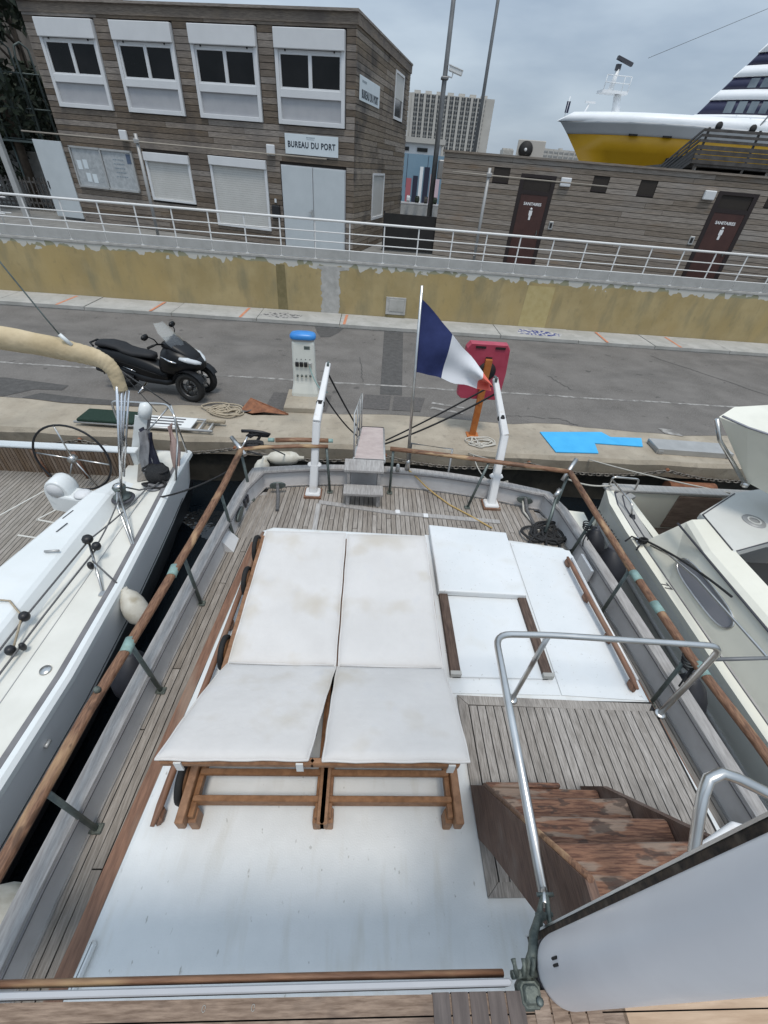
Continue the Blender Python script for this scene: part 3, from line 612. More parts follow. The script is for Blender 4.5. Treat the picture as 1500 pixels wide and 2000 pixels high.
MB().lathe([(.005, 0), (.05, 0), (.045, .02), (.005, .02)], (-.16, -.215, .25), 12, Matrix.Rotation(rad(90), 3, 'X')).build('hub', 'pvc', ac)

# ---- upper timber terrace behind the block
pg = thing('roof_terrace', 'dark weathered timber terrace with slatted parapet on steel posts at the upper right', 'terrace', (12.47, 19.35, 4.3), -AB)
ft = MB().box((3.0, 4.2, .36), (8.0, 8.4, .14)).build('floor', 'pergola_wood', pg)
for k, z in enumerate((.42, .55, .68, .81, .98, 1.12, 1.26)):
    piece('slat', pg, (2.95, -.02, z), (8.2, .03, .112 if k < 4 else .075), 'pergola_wood')
    sl_ = piece('slat', pg, (-1.15, 2.5, z - .52), (.03, 5.1, .112 if k < 4 else .075), 'pergola_wood'); sl_.rotation_euler = (math.atan2(-1.05, 5.0), 0, 0)
for x in (-1.0, .6, 2.2, 3.8, 5.4, 7.0): MB().box((x, .02, .76), (.07, .05, 1.15)).build('post', 'pergola_wood', pg)
for y in (1.2, 2.5, 3.8): MB().box((-1.12, y, .76 - .21 * y), (.04, .07, 1.15)).build('post', 'pergola_wood', pg)
for x in (-.9, 1.5, 3.9): MB().box((x, .25, -.6), (.09, .09, 1.8)).build('support_post', 'pole_light', pg)
MB().box((3.2, 4.6, -.6), (7.4, 7.0, 1.7)).build('under_floor_shade', 'dark', pg)  # dark block standing in for the shade in the open space below the floor

# ================================================================== GATE, POLES, LAMPS
gt = thing('yard_gate', 'low black solid gate between the harbour office and the toilet block', 'gate', (1.32, 17.55, 1.5))
MB().box((0, 0, .56), (1.82, .05, 1.06)).build('panel', 'black_gate', gt); 
for x in (-.93, .93): MB().box((x, 0, .58), (.05, .07, 1.14)).build('post', 'black_gate', gt)
lp = thing('lamp_post', 'tall grey lamp post carrying a white security camera', 'lamp post', (2.18, 20, 1.5), world=True)
MB().tube([(2.18, 20, 1.5), (2.18, 20, 5), (2.18, 20, 12)], [.105, .085, .05], 12).build('pole', 'pole_grey', lp)
cm = MB().tube([(2.25, 19.95, 6.25), (2.40, 19.9, 6.22), (2.42, 19.9, 6.32)], .02, 8).build('bracket', 'white_plastic', lp)
MB().box((2.50, 19.88, 6.38), (.46, .13, .13), rz=rad(-12), ry=rad(14), bev=.02).box((2.5, 19.88, 6.455), (.5, .16, .02), rz=rad(-12), ry=rad(14)).build('security_camera', 'white_plastic', lp)
MB().box((2.18, 20, 6.2), (.24, .24, .08), bev=.02).build('collar', 'pole_grey', lp)
MB().box((2.40, 19.9, 3.85), (.22, .2, .55), bev=.03).build('junction_box', 'pole_light', lp); MB().box((2.52, 19.8, 3.45), (.08, .1, .3), bev=.02).build('sensor', 'black_plastic', lp)
l2 = thing('mast_pole', 'slim bare grey pole rising behind the toilet block roof', 'pole', (5.32, 30, 1.5), world=True)
MB().tube([(5.32, 30, 1.5), (5.32, 30, 14)], [.10, .07], 10).build('pole', 'pole_grey', l2); MB().box((5.32, 30, 1.53), (.3, .3, .06)).build('foot', 'pole_grey', l2)
def tlamp(x, xa, xb, h, label):
    t = thing('tube_lamp', label, 'lamp', (x, 14.85, 1.5), group='tube lamps along the railing', world=True)
    MB().tube([(x, 14.85, 1.5), (x, 14.85, h)], .042, 10).build('post', 'pole_light', t)
    MB().tube([(xa, 14.80, h - .15), (x, 14.80, h - .16), (xb, 14.80, h - .17)], .016, 8).build('tube', 'tube_lamp', t)
    MB().box((x, 14.82, h - .15), (.14, .07, .09), bev=.01).build('bracket', 'pole_light', t)
tlamp(3.13, 2.12, 6.5, 3.98, 'grey post with a long thin light tube in front of the toilet block')
tlamp(-6.24, -9.1, -1.3, 4.02, 'grey post with a long thin light tube in front of the harbour office')

# ================================================================== FAR BACKGROUND
tw = thing('tower_block', 'tall pale concrete apartment slab with rows of dark balconies on the skyline', 'building', (52.5, 420, 0), rad(-6))
TH, TW_ = 45.0, 61.0
body = MB().box((0, 9, TH / 2), (TW_, 16, TH)).build('wall', 'tower_wall', tw)
fl = 18; fh = TH / fl
m_rec = MB(); 
for k in range(fl):
    z = k * fh + fh * .55
    MBb = MB(); MBb.box((-1.5, .9, z), (TW_ - 9, .4, fh * .36)); MBb.build('balcony_recess', 'tower_recess', body)
for b in range(13):
    x = -27.5 + b * 4.2
    MB().box((x, .3, TH / 2), (.9 if b % 2 else 1.7, 1.2, TH)).build('pier', 'tower_wall', body)
wm = MB().box((0, 0, 0), (1.2, .5, 1.4)).mesh('window', 'tower_glass'); cnt = 0
for k in range(fl - 1, 1, -1):
    for b in range(12):
        for q in (-.85, .85):
            if cnt >= 290: break
            o = bpy.data.objects.new('window', wm); COL.objects.link(o); o.parent = tw; o.location = (-25.4 + b * 4.2 + q, .72, k * fh + fh * .55); cnt += 1
for k in range(fl):
    o = bpy.data.objects.new('side_window', wm); COL.objects.link(o); o.parent = tw; o.location = (TW_ / 2 + .1, 5, k * fh + fh * .55); o.rotation_euler.z = rad(90)
for b in range(7): MB().box((-25 + b * 8, 8, TH + .9), (4.5, 8, 1.8)).build('roof_plant', 'tower_wall', tw)
def farblock(x, y, w, h, label, rows, cols, rz=0):
    t = thing('apartment_block', label, 'building', (x, y, 0), rz, 'low apartment blocks on the far shore')
    MB().box((0, 6, h / 2), (w, 12, h)).build('wall', 'tower_wall', t)
    for k in range(rows): MB().box((0, -.05, h - 2.2 - k * 3.0), (w * .94, .3, 1.3)).build('balcony_band', 'tower_recess', t)
    for c in range(cols): MB().box((-w / 2 + (c + .5) * w / cols, -.2, h / 2), (.8, .6, h)).build('pier', 'tower_wall', t)
    for c in range(3): MB().box((-w / 3 + c * w / 3, 5, h + .6), (3, 4, 1.2)).build('roof_plant', 'tower_wall', t)
farblock(124, 520, 10, 22.5, 'distant low pale apartment block left of the ferry bow', 5, 9)
farblock(174, 520, 50, 26.0, 'distant low pale apartment block just behind the ferry bow', 5, 10)
farblock(104, 540, 20, 17, 'distant squat pale building right of the tower block', 2, 6)
wb = thing('white_shed', 'low white shed with a flat grey roof behind the blue hoarding', 'building', (3.6, 48, -.3), rad(-4))
MB().box((-5.5, 5, 2.9), (15, 10, 5.8)).build('wall', 'pvc', wb); MB().box((-5.5, 5, 5.95), (15.6, 10.6, .35)).build('roof', 'tower_wall', wb)
for x in (-1.2, .4): MB().box((x, -.03, 5.35), (.9, .1, .25)).build('vent', 'dark', wb)
hb = thing('blue_hoarding', 'blue hoarding printed with upright red white and navy stripes between the buildings', 'hoarding', (2.7, 40, -.3), rad(-3))
MB().box((-3, 0, 2.45), (11.4, .08, 4.9)).build('panel', 'hoarding_blue', hb)
for x, w, h, mt_ in ((.2, .45, 3.1, 'stripe_red'), (.68, .42, 3.3, 'stripe_navy'), (1.08, .28, 3.95, 'ship_white'), (1.48, .45, 3.95, 'stripe_navy'), (1.9, .3, 3.5, 'stripe_pink'), (2.3, .4, 3.2, 'stripe_pink')):
    MB().box((x - .35, -.06, .9 + h * .42), (w * .85, .02, h * .84)).build('stripe', mt_, hb)
for x in (.0, 1.5): MB().box((x - .35, -.05, 3.9), (.03, .02, 1.9)).build('seam', 'stripe_navy', hb)
fb = thing('glass_barrier', 'low pale barrier with small plants in front of the blue hoarding', 'barrier', (2.6, 33, -.3))
MB().box((0, 0, 1.6), (8, .06, 1.5)).build('panel', 'alu', fb); MB().box((0, 0, 2.4), (8, .1, .08)).build('rail', 'pvc', fb)
rn = random.Random(8)
for k in range(5): MB().box((-1.0 + k * .55, -.3, 2.62), (.3, .2, .34), rz=rn.uniform(0, 1), bev=.1).build('planter', ('leaf_dark', 'pvc', 'leaf_dark', 'rock', 'leaf_dark')[k], fb)

# ================================================================== FERRY
fe = thing('ferry', 'white ferry with a yellow hull band and dark wraparound windows moored behind the toilet block', 'ship', (40, 82, -1), world=True)
def ship_ring(yc, hwt, hwl, z0, z1, x, tipx=0): return None
# the ferry lies across the view with its bow to the left (-x); hull sections along x
BX, BY = 25.2, 82.0
def hull_band(z0, z1, name, mt_, out=0.0):
    rings = []
    for z in [z0 + (z1 - z0) * i / 6 for i in range(7)]:
        fl = (z + 1) / 12.0                       # flare 0..1
        tip = BX + 11.5 * (1 - fl) ** .85
        ring = []
        for i in range(25):
            s = i / 24.0; x = tip + s * (110 - tip); w = (11.5 * (.5 + .5 * fl)) * (1 - math.exp(-(x - tip) / (11 - 5 * fl))) + out
            ring.append((x, BY - w, z))
        back = [(x, 2 * BY - y, z) for x, y, z in ring[::-1]]
        rings.append(ring + back)
    return MB().loft(rings, True, True).build(name, mt_, fe)
hull_band(-1.0, 9.15, 'hull', 'ship_yellow'); hull_band(9.15, 10.4, 'hull_side', 'ship_white', .03); 
def band2(z0, z1, in0, in1, x0, name, mt_, x1=110, flare=1):
    rings = []
    for z, w_, xo in ((z0, in0, x0[0]), (z1, in1, x0[1])):
        ring = []
        for i in range(21):
            s = i / 20.; x = xo + s * s * (x1 - xo); w = w_ * (1 - math.exp(-(x - xo) / 8.0)); ring.append((x, BY - w, z))
        rings.append(ring + [(x, 2 * BY - y, z) for x, y, z in ring[::-1]])
    return MB().loft(rings, True, True).build(name, mt_, fe)
band2(10.4, 11.5, 11.0, 10.6, (BX + .4, BX + 2.6), 'bulwark', 'ship_white')
band2(11.4, 12.0, 10.7, 10.6, (BX + 17, BX + 17.5), 'deck_house', 'ship_white')
tp = lambda z: 20.1 + .82 * (z - 12.4)
tiers = [(12.0, 12.45, 19.3, 19.9, 'ship_white')] + [(a, b, tp(a) + (0 if 'glass' in q else -.25), tp(b) + (0 if 'glass' in q else -.1), q) for a, b, q in ((12.45, 14.0, 'ship_glass'), (14.0, 15.1, 'ship_white'), (15.1, 16.4, 'ship_glass'), (16.4, 17.6, 'ship_white'), (17.6, 18.9, 'ship_glass'), (18.9, 21, 'ship_white'))]
for z0, z1, a, b, mt_ in tiers:
    band2(z0, z1, 10.6, 10.3, (BX + a, BX + b), 'window_band' if 'glass' in mt_ else 'tier', 'ship_navy' if 'glass' in mt_ else mt_)
    if 'glass' in mt_:
        for k in range(16):     # slanted panes on the dark band
            s0 = BX + b + .9 + k * 1.05; q = []
            for xo, z in ((s0, z0 + .15), (s0 + .72, z0 + .15), (s0 + 1.15, z1 - .15), (s0 + .43, z1 - .15)):
                e = (BX + a) + (b - a) * (z - z0) / (z1 - z0); xx = xo - (b - a) * .0
                w = (10.6 - .3 * (z - z0) / (z1 - z0)) * (1 - math.exp(-(xx - e) / 8.0)); q.append((xx, BY - w - .12, z))
            MB().add(q, [(0, 1, 2, 3)]).build('pane', 'ship_glass', fe)
hw_at = lambda x, z: 11.5 * (.5 + .5 * (z + 1) / 12) * (1 - math.exp(-(x - (BX + 11.5 * (1 - (z + 1) / 12) ** .85)) / (11 - 5 * (z + 1) / 12)))
for x in (43.0, 47.2, 50.6, 53.3, 58, 62.5): MB().lathe([(.01, 0), (.42, 0), (.42, .15), (.01, .15)], (x, BY - hw_at(x, 10.0) - .25, 10.55), 16, Matrix.Rotation(rad(90), 3, 'X')).build('porthole', 'dark', fe)
MB().box((41.2, BY - hw_at(41.2, 6.8) + .1, 6.9), (3.0, 1.2, 1.3), rz=rad(-24)).build('anchor_port', 'dark', fe)
for x in (34.2, 38.0): MB().box((x, BY - hw_at(x, 9.2) - .05, 9.22), (1.1, .4, .16), rz=rad(-25)).build('fairlead', 'dark', fe)
rm = MB().tube([(33.6, 82, 10.6), (33.6, 82, 12.2), (33.2, 82, 13.6)], [.75, .55, .45], 10).build('radar_mast', 'ship_white', fe)
MB().box((32.4, 82, 13.75), (3.6, 2.0, .3)).build('platform', 'ship_white', rm); MB().tube([(31.9, 82, 13.8), (32.3, 82, 16.0)], .28, 8).build('post', 'ship_white', rm)
MB().box((32.8, 81.8, 16.8), (2.3, .5, .36), ry=rad(14)).box((32.2, 82, 16.2), (.6, .5, .6)).build('radar_scanner', 'trim_dark', rm)
rr = MB()
for x in (30.7, 32.0, 33.2, 34.1): rr.tube([(x, 81, 13.9), (x, 81, 15.3)], .05, 5)
for z in (14.6, 15.3): rr.tube([(30.7, 81, z), (34.1, 81, z)], .05, 5)
rr.build('platform_rail', 'ship_white', rm)
MB().tube([(29.0, 82, 10.8), (29.6, 82, 12.4)], .12, 6).box((29.7, 82, 12.6), (1.4, .3, .2)).build('bow_lamp', 'ship_white', fe)
MB().tube([(26.6, 82, 10.6), (26.7, 82, 13.0)], .06, 6).build('jack_staff', 'ship_white', fe); MB().box((26.7, 82, 11.9), (.5, .08, 1.2)).build('pennant', 'ship_navy', fe)
for x in range(46, 60, 2): MB().box((x, BY - 8.3, 11.45), (.1, .1, .9)).build('deck_rail', 'ship_white', fe)
MB().tube([(48.5, 72, 11), (58.5, 72, 29)], .09, 6).build('whip_antenna', 'pole_light', fe)
MB().tube([(35, 80, 17), (75, 80, 33)], .025, 4).build('stay_wire', 'pole_grey', fe)

# ================================================================== LEFT BACKGROUND: bank, trees, cage ladder
def tree(name, label, x, y, z, h, cr_, seed, n=2600):
    t = thing(name, label, 'tree', (x, y, z), group='dark trees behind the harbour office', world=True); rn = random.Random(seed)
    tr = MB().tube([(x, y, z), (x + .1, y, z + h * .35), (x + rn.uniform(-.4, .4), y + .2, z + h * .75)], [.22, .16, .06], 8)
    for k in range(6):
        a = rn.uniform(0, 6.28); b = z + h * rn.uniform(.3, .65); tr.tube([(x + .05, y, b), (x + math.cos(a) * cr_ * .5, y + math.sin(a) * cr_ * .5, b + h * .18)], [.07, .02], 6)
    tr.build('trunk', 'bark', t)
    cl = [(rn.gauss(0, cr_ * .5), rn.gauss(0, cr_ * .4), h * rn.uniform(.15, 1.0), rn.uniform(.5, 1.0) * cr_ * .45) for k in range(16)]
    V = []; Fc = []
    for k in range(n):
        cx, cy, cz, r = rn.choice(cl); v = Vector((rn.gauss(0, 1), rn.gauss(0, 1), rn.gauss(0, .8))); v.normalize(); p = Vector((x + cx, y + cy, z + cz)) + v * r * rn.uniform(.5, 1.05)
        q = Quaternion((rn.gauss(0, 1), rn.gauss(0, 1), rn.gauss(0, 1), rn.gauss(0, 1))); q.normalize(); s = rn.uniform(.09, .2); b = len(V)
        V += [p + q @ Vector(w) for w in ((-s, 0, 0), (0, -s * .5, 0), (s, 0, 0), (0, s * .5, 0))]; Fc.append((b, b + 1, b + 2, b + 3))
    m = MB(); m.add(V, Fc); m.build('crown', 'leaf_dark', t)
tree('evergreen_tree', 'dark evergreen tree at the left edge beside the harbour office roof', -13.6, 21.5, 1.5, 7.5, 2.6, 1, 4500)
tree('evergreen_tree', 'dark evergreen tree behind the caged ladder at far left', -16.8, 23.5, 1.5, 8.5, 3.0, 2, 4500)
tree('evergreen_tree', 'low dark tree in the corner between the bank and the cage ladder', -14.6, 25.5, 1.5, 9.5, 3.0, 3, 4500)
bk = thing('rock_bank', 'dark rocky bank rising behind the trees at far left', 'bank', (-20, 28, 1.5), world=True)
m = MB(); rn = random.Random(5); rows = []
for j in range(9): rows.append([(-34 + i * 2.0, 27.5 + j * .5 + rn.uniform(-.4, .4), 1.4 + j * 1.3 + rn.uniform(-.3, .3)) for i in range(12)])
m.loft(rows, False, False, False); m.f = [f[::-1] for f in m.f]; m.build('slope', 'rock', bk)
cg = thing('caged_ladder', 'grey green steel ladder cage standing left of the harbour office', 'ladder', (-12.6, 21.0, 1.5))
for k, x in enumerate((-.9, -.3, .35)):
    MB().tube([(x, 0, 2.1), (x, 0, 4.3), (x + .06, 0, 4.55), (x + .22, .1, 4.65), (x + .38, .2, 4.5), (x + .42, .25, 2.1)], .035, 7).build('hoop', 'cage_green', cg)
for z in (2.15, 3.0, 3.9): MB().tube([(-1, 0, z), (.9, .1, z)], .022, 6).build('bar', 'cage_green', cg)
MB().box((0, .2, 2.08), (2.2, .6, .06)).build('landing', 'cage_green', cg)
for x in (-1.0, .9): MB().tube([(x, .3, 0), (x, .3, 2.1)], .04, 7).build('leg', 'cage_green', cg)
wp = thing('white_post', 'thick pale square post at the left edge in front of the white door', 'post', (-12.15, 18.4, 1.5))
MB().box((0, 0, 1.25), (.17, .17, 2.5), bev=.01).build('shaft', 'alu', wp); MB().box((0, 0, 3.1), (.10, .10, 1.4), bev=.01).build('upper_tube', 'alu', wp); MB().box((0, 0, .02), (.3, .3, .04)).build('foot', 'alu', wp)
lw = thing('garden_wall', 'low grey rendered wall behind the pale post at far left', 'wall', (-14.5, 22.2, 1.5))
MB().box((0, 0, .85), (9, .25, 1.7)).build('wall_body', 'repair_grey', lw); MB().box((0, 0, 1.73), (9.1, .32, .07)).build('coping', 'kerb', lw)
fc = thing('slat_fence', 'grey upright slat fence behind the railing at far left', 'fence', (-14.2, 20.6, 1.5))
for k in range(26): piece('slat', fc, (-2.2 + k * .17, 0, .55), (.05, .03, 1.0), 'pergola_wood')
for z in (.25, .9): MB().box((0, .03, z), (4.5, .03, .06)).build('rail', 'pergola_wood', fc)
wc = thing('white_rack', 'small white tubular rack behind the railing at the left edge', 'rack', (-11.6, 16.2, 1.5))
for z in (.35, .75, 1.05): 
    for y in (0, .3): MB().tube([(-.9, y, z), (.25, y, z)], .022, 6).build('bar', 'rail_white', wc)
for x in (-.8, .1): MB().tube([(x, 0, 0), (x, .15, 1.1)], .022, 6).build('leg', 'rail_white', wc)

# ================================================================== ON THE QUAY
# ---- three-wheeled scooter
sc = thing('scooter', 'black three wheeled scooter with a windscreen parked on the road', 'scooter', (-4.80, 8.40, .004), rad(-11))
def ell(x, zc, hw, hh, n=16, p=2.6, y=0):
    r = []
    for k in range(n):
        t = 2 * math.pi * k / n; c, s = math.cos(t), math.sin(t)
        r.append((x, y + hw * math.copysign(abs(c) ** (2 / p), c), zc + hh * math.copysign(abs(s) ** (2 / p), s)))
    return r
def lof(secs, **k): return MB().loft([ell(*s) for s in secs], **k)
lof([(-.42, .70, .04, .03), (-.36, .70, .10, .07), (-.15, .66, .17, .13), (.15, .60, .20, .19), (.45, .52, .21, .21), (.75, .44, .20, .20), (.95, .40, .19, .16), (1.05, .38, .17, .12)]).build('body', 'scooter_body', sc)
lof([(-.05, .36, .13, .10), (.2, .34, .17, .13), (.6, .29, .20, .10), (1.0, .28, .20, .08), (1.12, .30, .17, .06)]).build('side_skirt', 'scooter_matte', sc)
seat = lof([(-.40, .80, .06, .03), (-.33, .83, .13, .05), (-.1, .845, .165, .055), (.12, .82, .17, .055), (.22, .765, .17, .06), (.40, .735, .17, .06), (.62, .735, .15, .055), (.76, .72, .11, .05), (.80, .70, .05, .03)]); seat.build('seat', 'scooter_seat', sc)
MB().tube([(-.36, .15, .80), (-.45, .10, .84), (-.45, -.10, .84), (-.36, -.15, .80)], .018, 7).build('grab_rail', 'scooter_body', sc)
lof([(.98, .60, .24, .16), (1.08, .70, .30, .26), (1.25, .72, .33, .28), (1.45, .72, .31, .22), (1.62, .70, .24, .15), (1.74, .67, .14, .08), (1.78, .66, .05, .03)]).build('front_fairing', 'scooter_body', sc)
lof([(1.06, .98, .14, .06), (1.2, 1.0, .20, .08), (1.36, .95, .22, .08), (1.52, .86, .19, .07), (1.68, .76, .12, .05)]).build('cowl', 'scooter_matte', sc)
def curved_screen(pts, name, mt_, halfw, bow):
    rows = []
    for x, z, w in pts: rows.append([(x - bow * (abs(j) / 4) ** 2, w * j / 4, z) for j in range(-4, 5)])
    m = MB().loft(rows, False, False); n0 = len(m.v); 
    m2 = MB().loft([[(a + .006, b, c) for a, b, c in r] for r in rows][::-1], False, False); m.add(m2.v, m2.f, True); m.build(name, mt_, sc)
curved_screen([(1.62, .80, .12), (1.48, .93, .20), (1.34, 1.06, .22), (1.24, 1.15, .17)], 'windscreen', 'screen_tint', .2, .10)
curved_screen([(1.32, 1.06, .20), (1.17, 1.22, .19), (1.08, 1.36, .12)], 'upper_windscreen', 'screen_clear', .2, .08)
for s in (-1, 1):
    hl = lof([(1.46, .83, .05, .03, 12, 2.2, s * .255), (1.58, .795, .075, .045, 12, 2.2, s * .20), (1.70, .745, .06, .035, 12, 2.2, s * .13), (1.755, .72, .03, .02, 12, 2.2, s * .08)]); hl.build('headlight', 'headlight', sc)
    MB().tube([(1.12, s * .31, .84), (1.3, s * .345, .79), (1.42, s * .335, .77)], [.012, .02, .012], 6).build('trim', 'chrome', sc)
    MB().tube([(1.12, s * .10, 1.0), (1.08, s * .28, 1.05), (1.02, s * .40, 1.03)], .016, 7).build('handlebar', 'scooter_body', sc)
    MB().tube([(1.05, s * .32, 1.04), (1.00, s * .44, 1.02)], .022, 8).build('grip', 'rubber', sc)
    mr_ = MB().tube([(1.10, s * .26, 1.04), (1.09, s * .33, 1.15), (1.03, s * .38, 1.20)], .011, 6).build('mirror', 'scooter_body', sc)
    MB().loft([ell(.97, 1.20, .08, .045, 12, 2, s * .43), ell(1.0, 1.205, .09, .055, 12, 2, s * .43), ell(1.03, 1.205, .05, .03, 12, 2, s * .43)]).build('mirror_head', 'scooter_body', mr_)
def wheel(x, y, r, w, par, spokes=5):
    R = Matrix.Rotation(rad(90), 3, 'X'); tw_ = MB(); prof = []
    tw_.lathe([(r * .66, -w / 2), (r * .9, -w / 2), (r, -w * .25), (r, w * .25), (r * .9, w / 2), (r * .66, w / 2)], (x, y, r), 28, R, True); o = tw_.build('wheel', 'rubber', par)
    m = MB(); m.lathe([(r * .6, -w * .4), (r * .68, -w * .42), (r * .68, w * .42), (r * .6, w * .4)], (x, y, r), 24, R, True); m.build('rim', 'rim_dark', o)
    m = MB(); m.lathe([(.005, -w * .45), (.05, -w * .45), (.05, w * .45), (.005, w * .45)], (x, y, r), 12, R)
    for k in range(spokes):
        a = 2 * math.pi * k / spokes + .3; m.tube([(x + .03 * math.cos(a), y, r + .03 * math.sin(a)), (x + r * .64 * math.cos(a), y, r + r * .64 * math.sin(a))], .017, 6)
    m.build('spokes', 'rim_dark', o); return o
wheel(0, 0, .285, .15, sc); 
for s in (-1, 1):
    wheel(1.53, s * .24, .285, .115, sc)
    rows = []
    for k in range(9):
        a = rad(25 + k * 17); rows.append([(1.53 + .325 * math.cos(a), s * .24 + dy, .285 + (.325 + .012 * (1 - abs(dy) / .08)) * math.sin(a)) for dy in (-.08, -.04, 0, .04, .08)])
    m = MB().loft(rows, False, False); m.build('mudguard', 'scooter_matte', sc)
    MB().tube([(1.53, s * .15, .30), (1.46, s * .13, .62)], .025, 8).build('fork', 'chrome', sc)
MB().tube([(.35, -.18, .30), (.05, -.22, .34), (-.35, -.23, .42)], [.05, .075, .06], 10).build('exhaust', 'scooter_matte', sc)
lof([(-.40, .62, .08, .05), (-.33, .64, .10, .06), (-.28, .65, .10, .06)]).build('tail_light', 'stripe_red', sc)
MB().tube([(.45, .05, .16), (.4, -.28, .02)], .018, 7).build('side_stand', 'chrome', sc)
for s_ in (-1, 1): MB().lathe([(.07, -.003), (.115, -.003), (.115, .003), (.07, .003)], (1.53, s_ * .24 - s_ * .05, .285), 20, Matrix.Rotation(rad(90), 3, 'X'), True).build('brake_disc', 'alu', sc)
MB().box((-.44, 0, .50), (.012, .2, .14), ry=rad(-15)).build('number_plate', 'white_plastic', sc)
for s_ in (-1, 1): MB().tube([(.0, s_ * .19, .60), (.35, s_ * .215, .56), (.75, s_ * .207, .46), (1.0, s_ * .19, .40)], .006, 5).build('panel_seam', 'scooter_matte', sc)
for s_ in (-1, 1): MB().tube([(.18, s_ * .205, .50), (.34, s_ * .222, .47), (.44, s_ * .222, .44)], [.004, .010, .004], 6).build('emblem', 'chrome', sc)
rows = [[(-.10 - .30 * math.cos(rad(a)), dy, .285 + .34 * math.sin(rad(a))) for dy in (-.09, 0, .09)] for a in range(-10, 90, 12)]
MB().loft(rows, False, False).build('rear_mudguard', 'scooter_matte', sc)

# ---- service pedestal
pd = thing('service_pedestal', 'white power and water pedestal with blue cap on the quay', 'pedestal', (-1.22, 8.36, 0), rad(2))
MB().box((0, -.28, .05), (.72, .86, .10), bev=.01).build('plinth', 'quay_concrete', pd)
rings = []
for z, w, d in ((.10, .26, .18), (.16, .26, .18), (.34, .225, .14), (.40, .22, .13), (1.12, .21, .115), (1.16, .20, .11)):
    rings.append([(x, y, z) for x, y in ((-w + .03, -d), (w - .03, -d), (w, -d + .03), (w, d - .03), (w - .03, d), (-w + .03, d), (-w, d - .03), (-w, -d + .03))])
MB().loft(rings, True, True, False).build('column', 'pedestal_white', pd)
MB().loft([[(x * k, y * k, z) for x, y in ((-.19, -.13), (.19, -.13), (.235, -.08), (.235, .08), (.19, .13), (-.19, .13), (-.235, .08), (-.235, -.08))] for k, z in ((.88, 1.16), (.90, 1.20))], True, True, False).build('neck', 'alu', pd)
MB().loft([[(x * k, y * k, z) for x, y in [(.245 * math.copysign(abs(math.cos(t)) ** .6, math.cos(t)), .15 * math.copysign(abs(math.sin(t)) ** .6, math.sin(t))) for t in [2 * math.pi * i / 20 for i in range(20)]]] for k, z in ((.97, 1.20), (1, 1.22), (1, 1.255), (.9, 1.29), (.6, 1.31), (.1, 1.317))]).build('cap', 'pedestal_blue', pd)
for k in range(4):
    x = -.125 + k * .083
    s = MB().box((x, -.135, .74), (.066, .05, .085), bev=.008).build('socket', 'black_plastic' if k < 3 else 'alu', pd)
    MB().lathe([(.004, 0), (.022, 0), (.02, .03), (.004, .03)], (x, -.14, .52), 10, Matrix.Rotation(rad(90), 3, 'X')).build('tap', 'dark_steel', pd)
    MB().box((x, -.122, .835), (.016, .01, .014)).build('pilot_lamp', 'dark', pd)
MB().box((.075, -.118, 1.055), (.11, .008, .06)).build('display', 'dark_steel', pd)
tag(MB().tube(sag((-1.10, 8.2, .72), (-.49, 5.25, 1.52), .12, 18), .011, 6).build('power_cable', 'verdigris'), 'thin green shore power cable running from the pedestal to the white davit', 'cable')

# ---- lifebuoy housing
lb = thing('lifebuoy_box', 'dark red plastic lifebuoy box on an orange post at the quay edge', 'lifebuoy box', (2.06, 7.15, 0))
MB().box((0, -.02, .72), (.115, .06, 1.44), bev=.006).build('post', 'orange_paint', lb)
MB().box((0, -.02, .01), (.22, .2, .02)).build('foot_plate', 'orange_paint', lb)
W2 = [(-.33, .70), (.33, .70), (.365, .76), (.375, 1.2), (.345, 1.60), (.29, 1.68), (-.33, 1.68), (-.39, 1.60), (-.41, 1.2), (-.40, .76)]
rings = []
for k, y in ((.97, .02), (1, .045), (1, .16), (.94, .22)): rings.append([(x * k - .01, y, 1.19 + (z - 1.19) * k) for x, z in W2])
MB().loft(rings, True, True, False).build('housing', 'red_plastic', lb)
for x in (-.17, .16): MB().box((x, .012, 1.62), (.17, .012, .035)).build('slot', 'door_brown_dark', lb)
MB().lathe([(.01, 0), (.16, 0), (.16, .008), (.01, .008)], (.01, .02, 1.22), 24, Matrix.Rotation(rad(90), 3, 'X')).build('hollow', 'door_brown_dark', lb)
MB().box((0, .012, 1.45), (.11, .014, .03)).build('bracket', 'door_brown_dark', lb)

# ---- loose things on the quay
m = MB(); m.prism([(3.45, 7.38), (4.75, 7.52), (4.86, 7.33), (5.50, 7.36), (5.36, 7.02), (4.42, 7.05), (4.34, 6.68), (3.52, 6.64)], .006, .022)
tag(m.build('foam_sheet', 'blue_sheet'), 'bright blue flat foam sheets lying on the quay edge', 'sheet')
pl = thing('scaffold_plank', 'weathered pale aluminium plank with end hooks lying on the quay', 'plank', (6.25, 6.98, 0), rad(-2))
MB().box((0, 0, .09), (1.45, .40, .035), bev=.006).build('deck_board', 'alu', pl)
for y in (-.19, .19): MB().box((0, y, .055), (1.45, .03, .10)).build('side_rail', 'alu', pl)
for x in (-.66, .66): MB().box((x, 0, .04), (.10, .44, .075), bev=.01).build('end_hook', 'pole_light', pl)
gw = thing('folded_gangway', 'folded aluminium gangway with dark green cloth lying on the quay behind the sailing yacht', 'gangway', (-3.8, 6.86, 0), rad(-2))
for y in (-.19, .19): MB().tube([(-1.15, y, .07), (1.2, y, .07)], .025, 8).build('side_tube', 'alu', gw)
MB().box((-.62, 0, .11), (.95, .42, .05), bev=.015).build('cloth', 'green_cloth', gw)
MB().box((.35, 0, .09), (.95, .36, .02)).build('tread_panel', 'white_plastic', gw)
for k in range(3): MB().box((.28, -.1 + k * .1, .105), (.72, .022, .012)).build('grip_strip', 'trim_dark', gw)
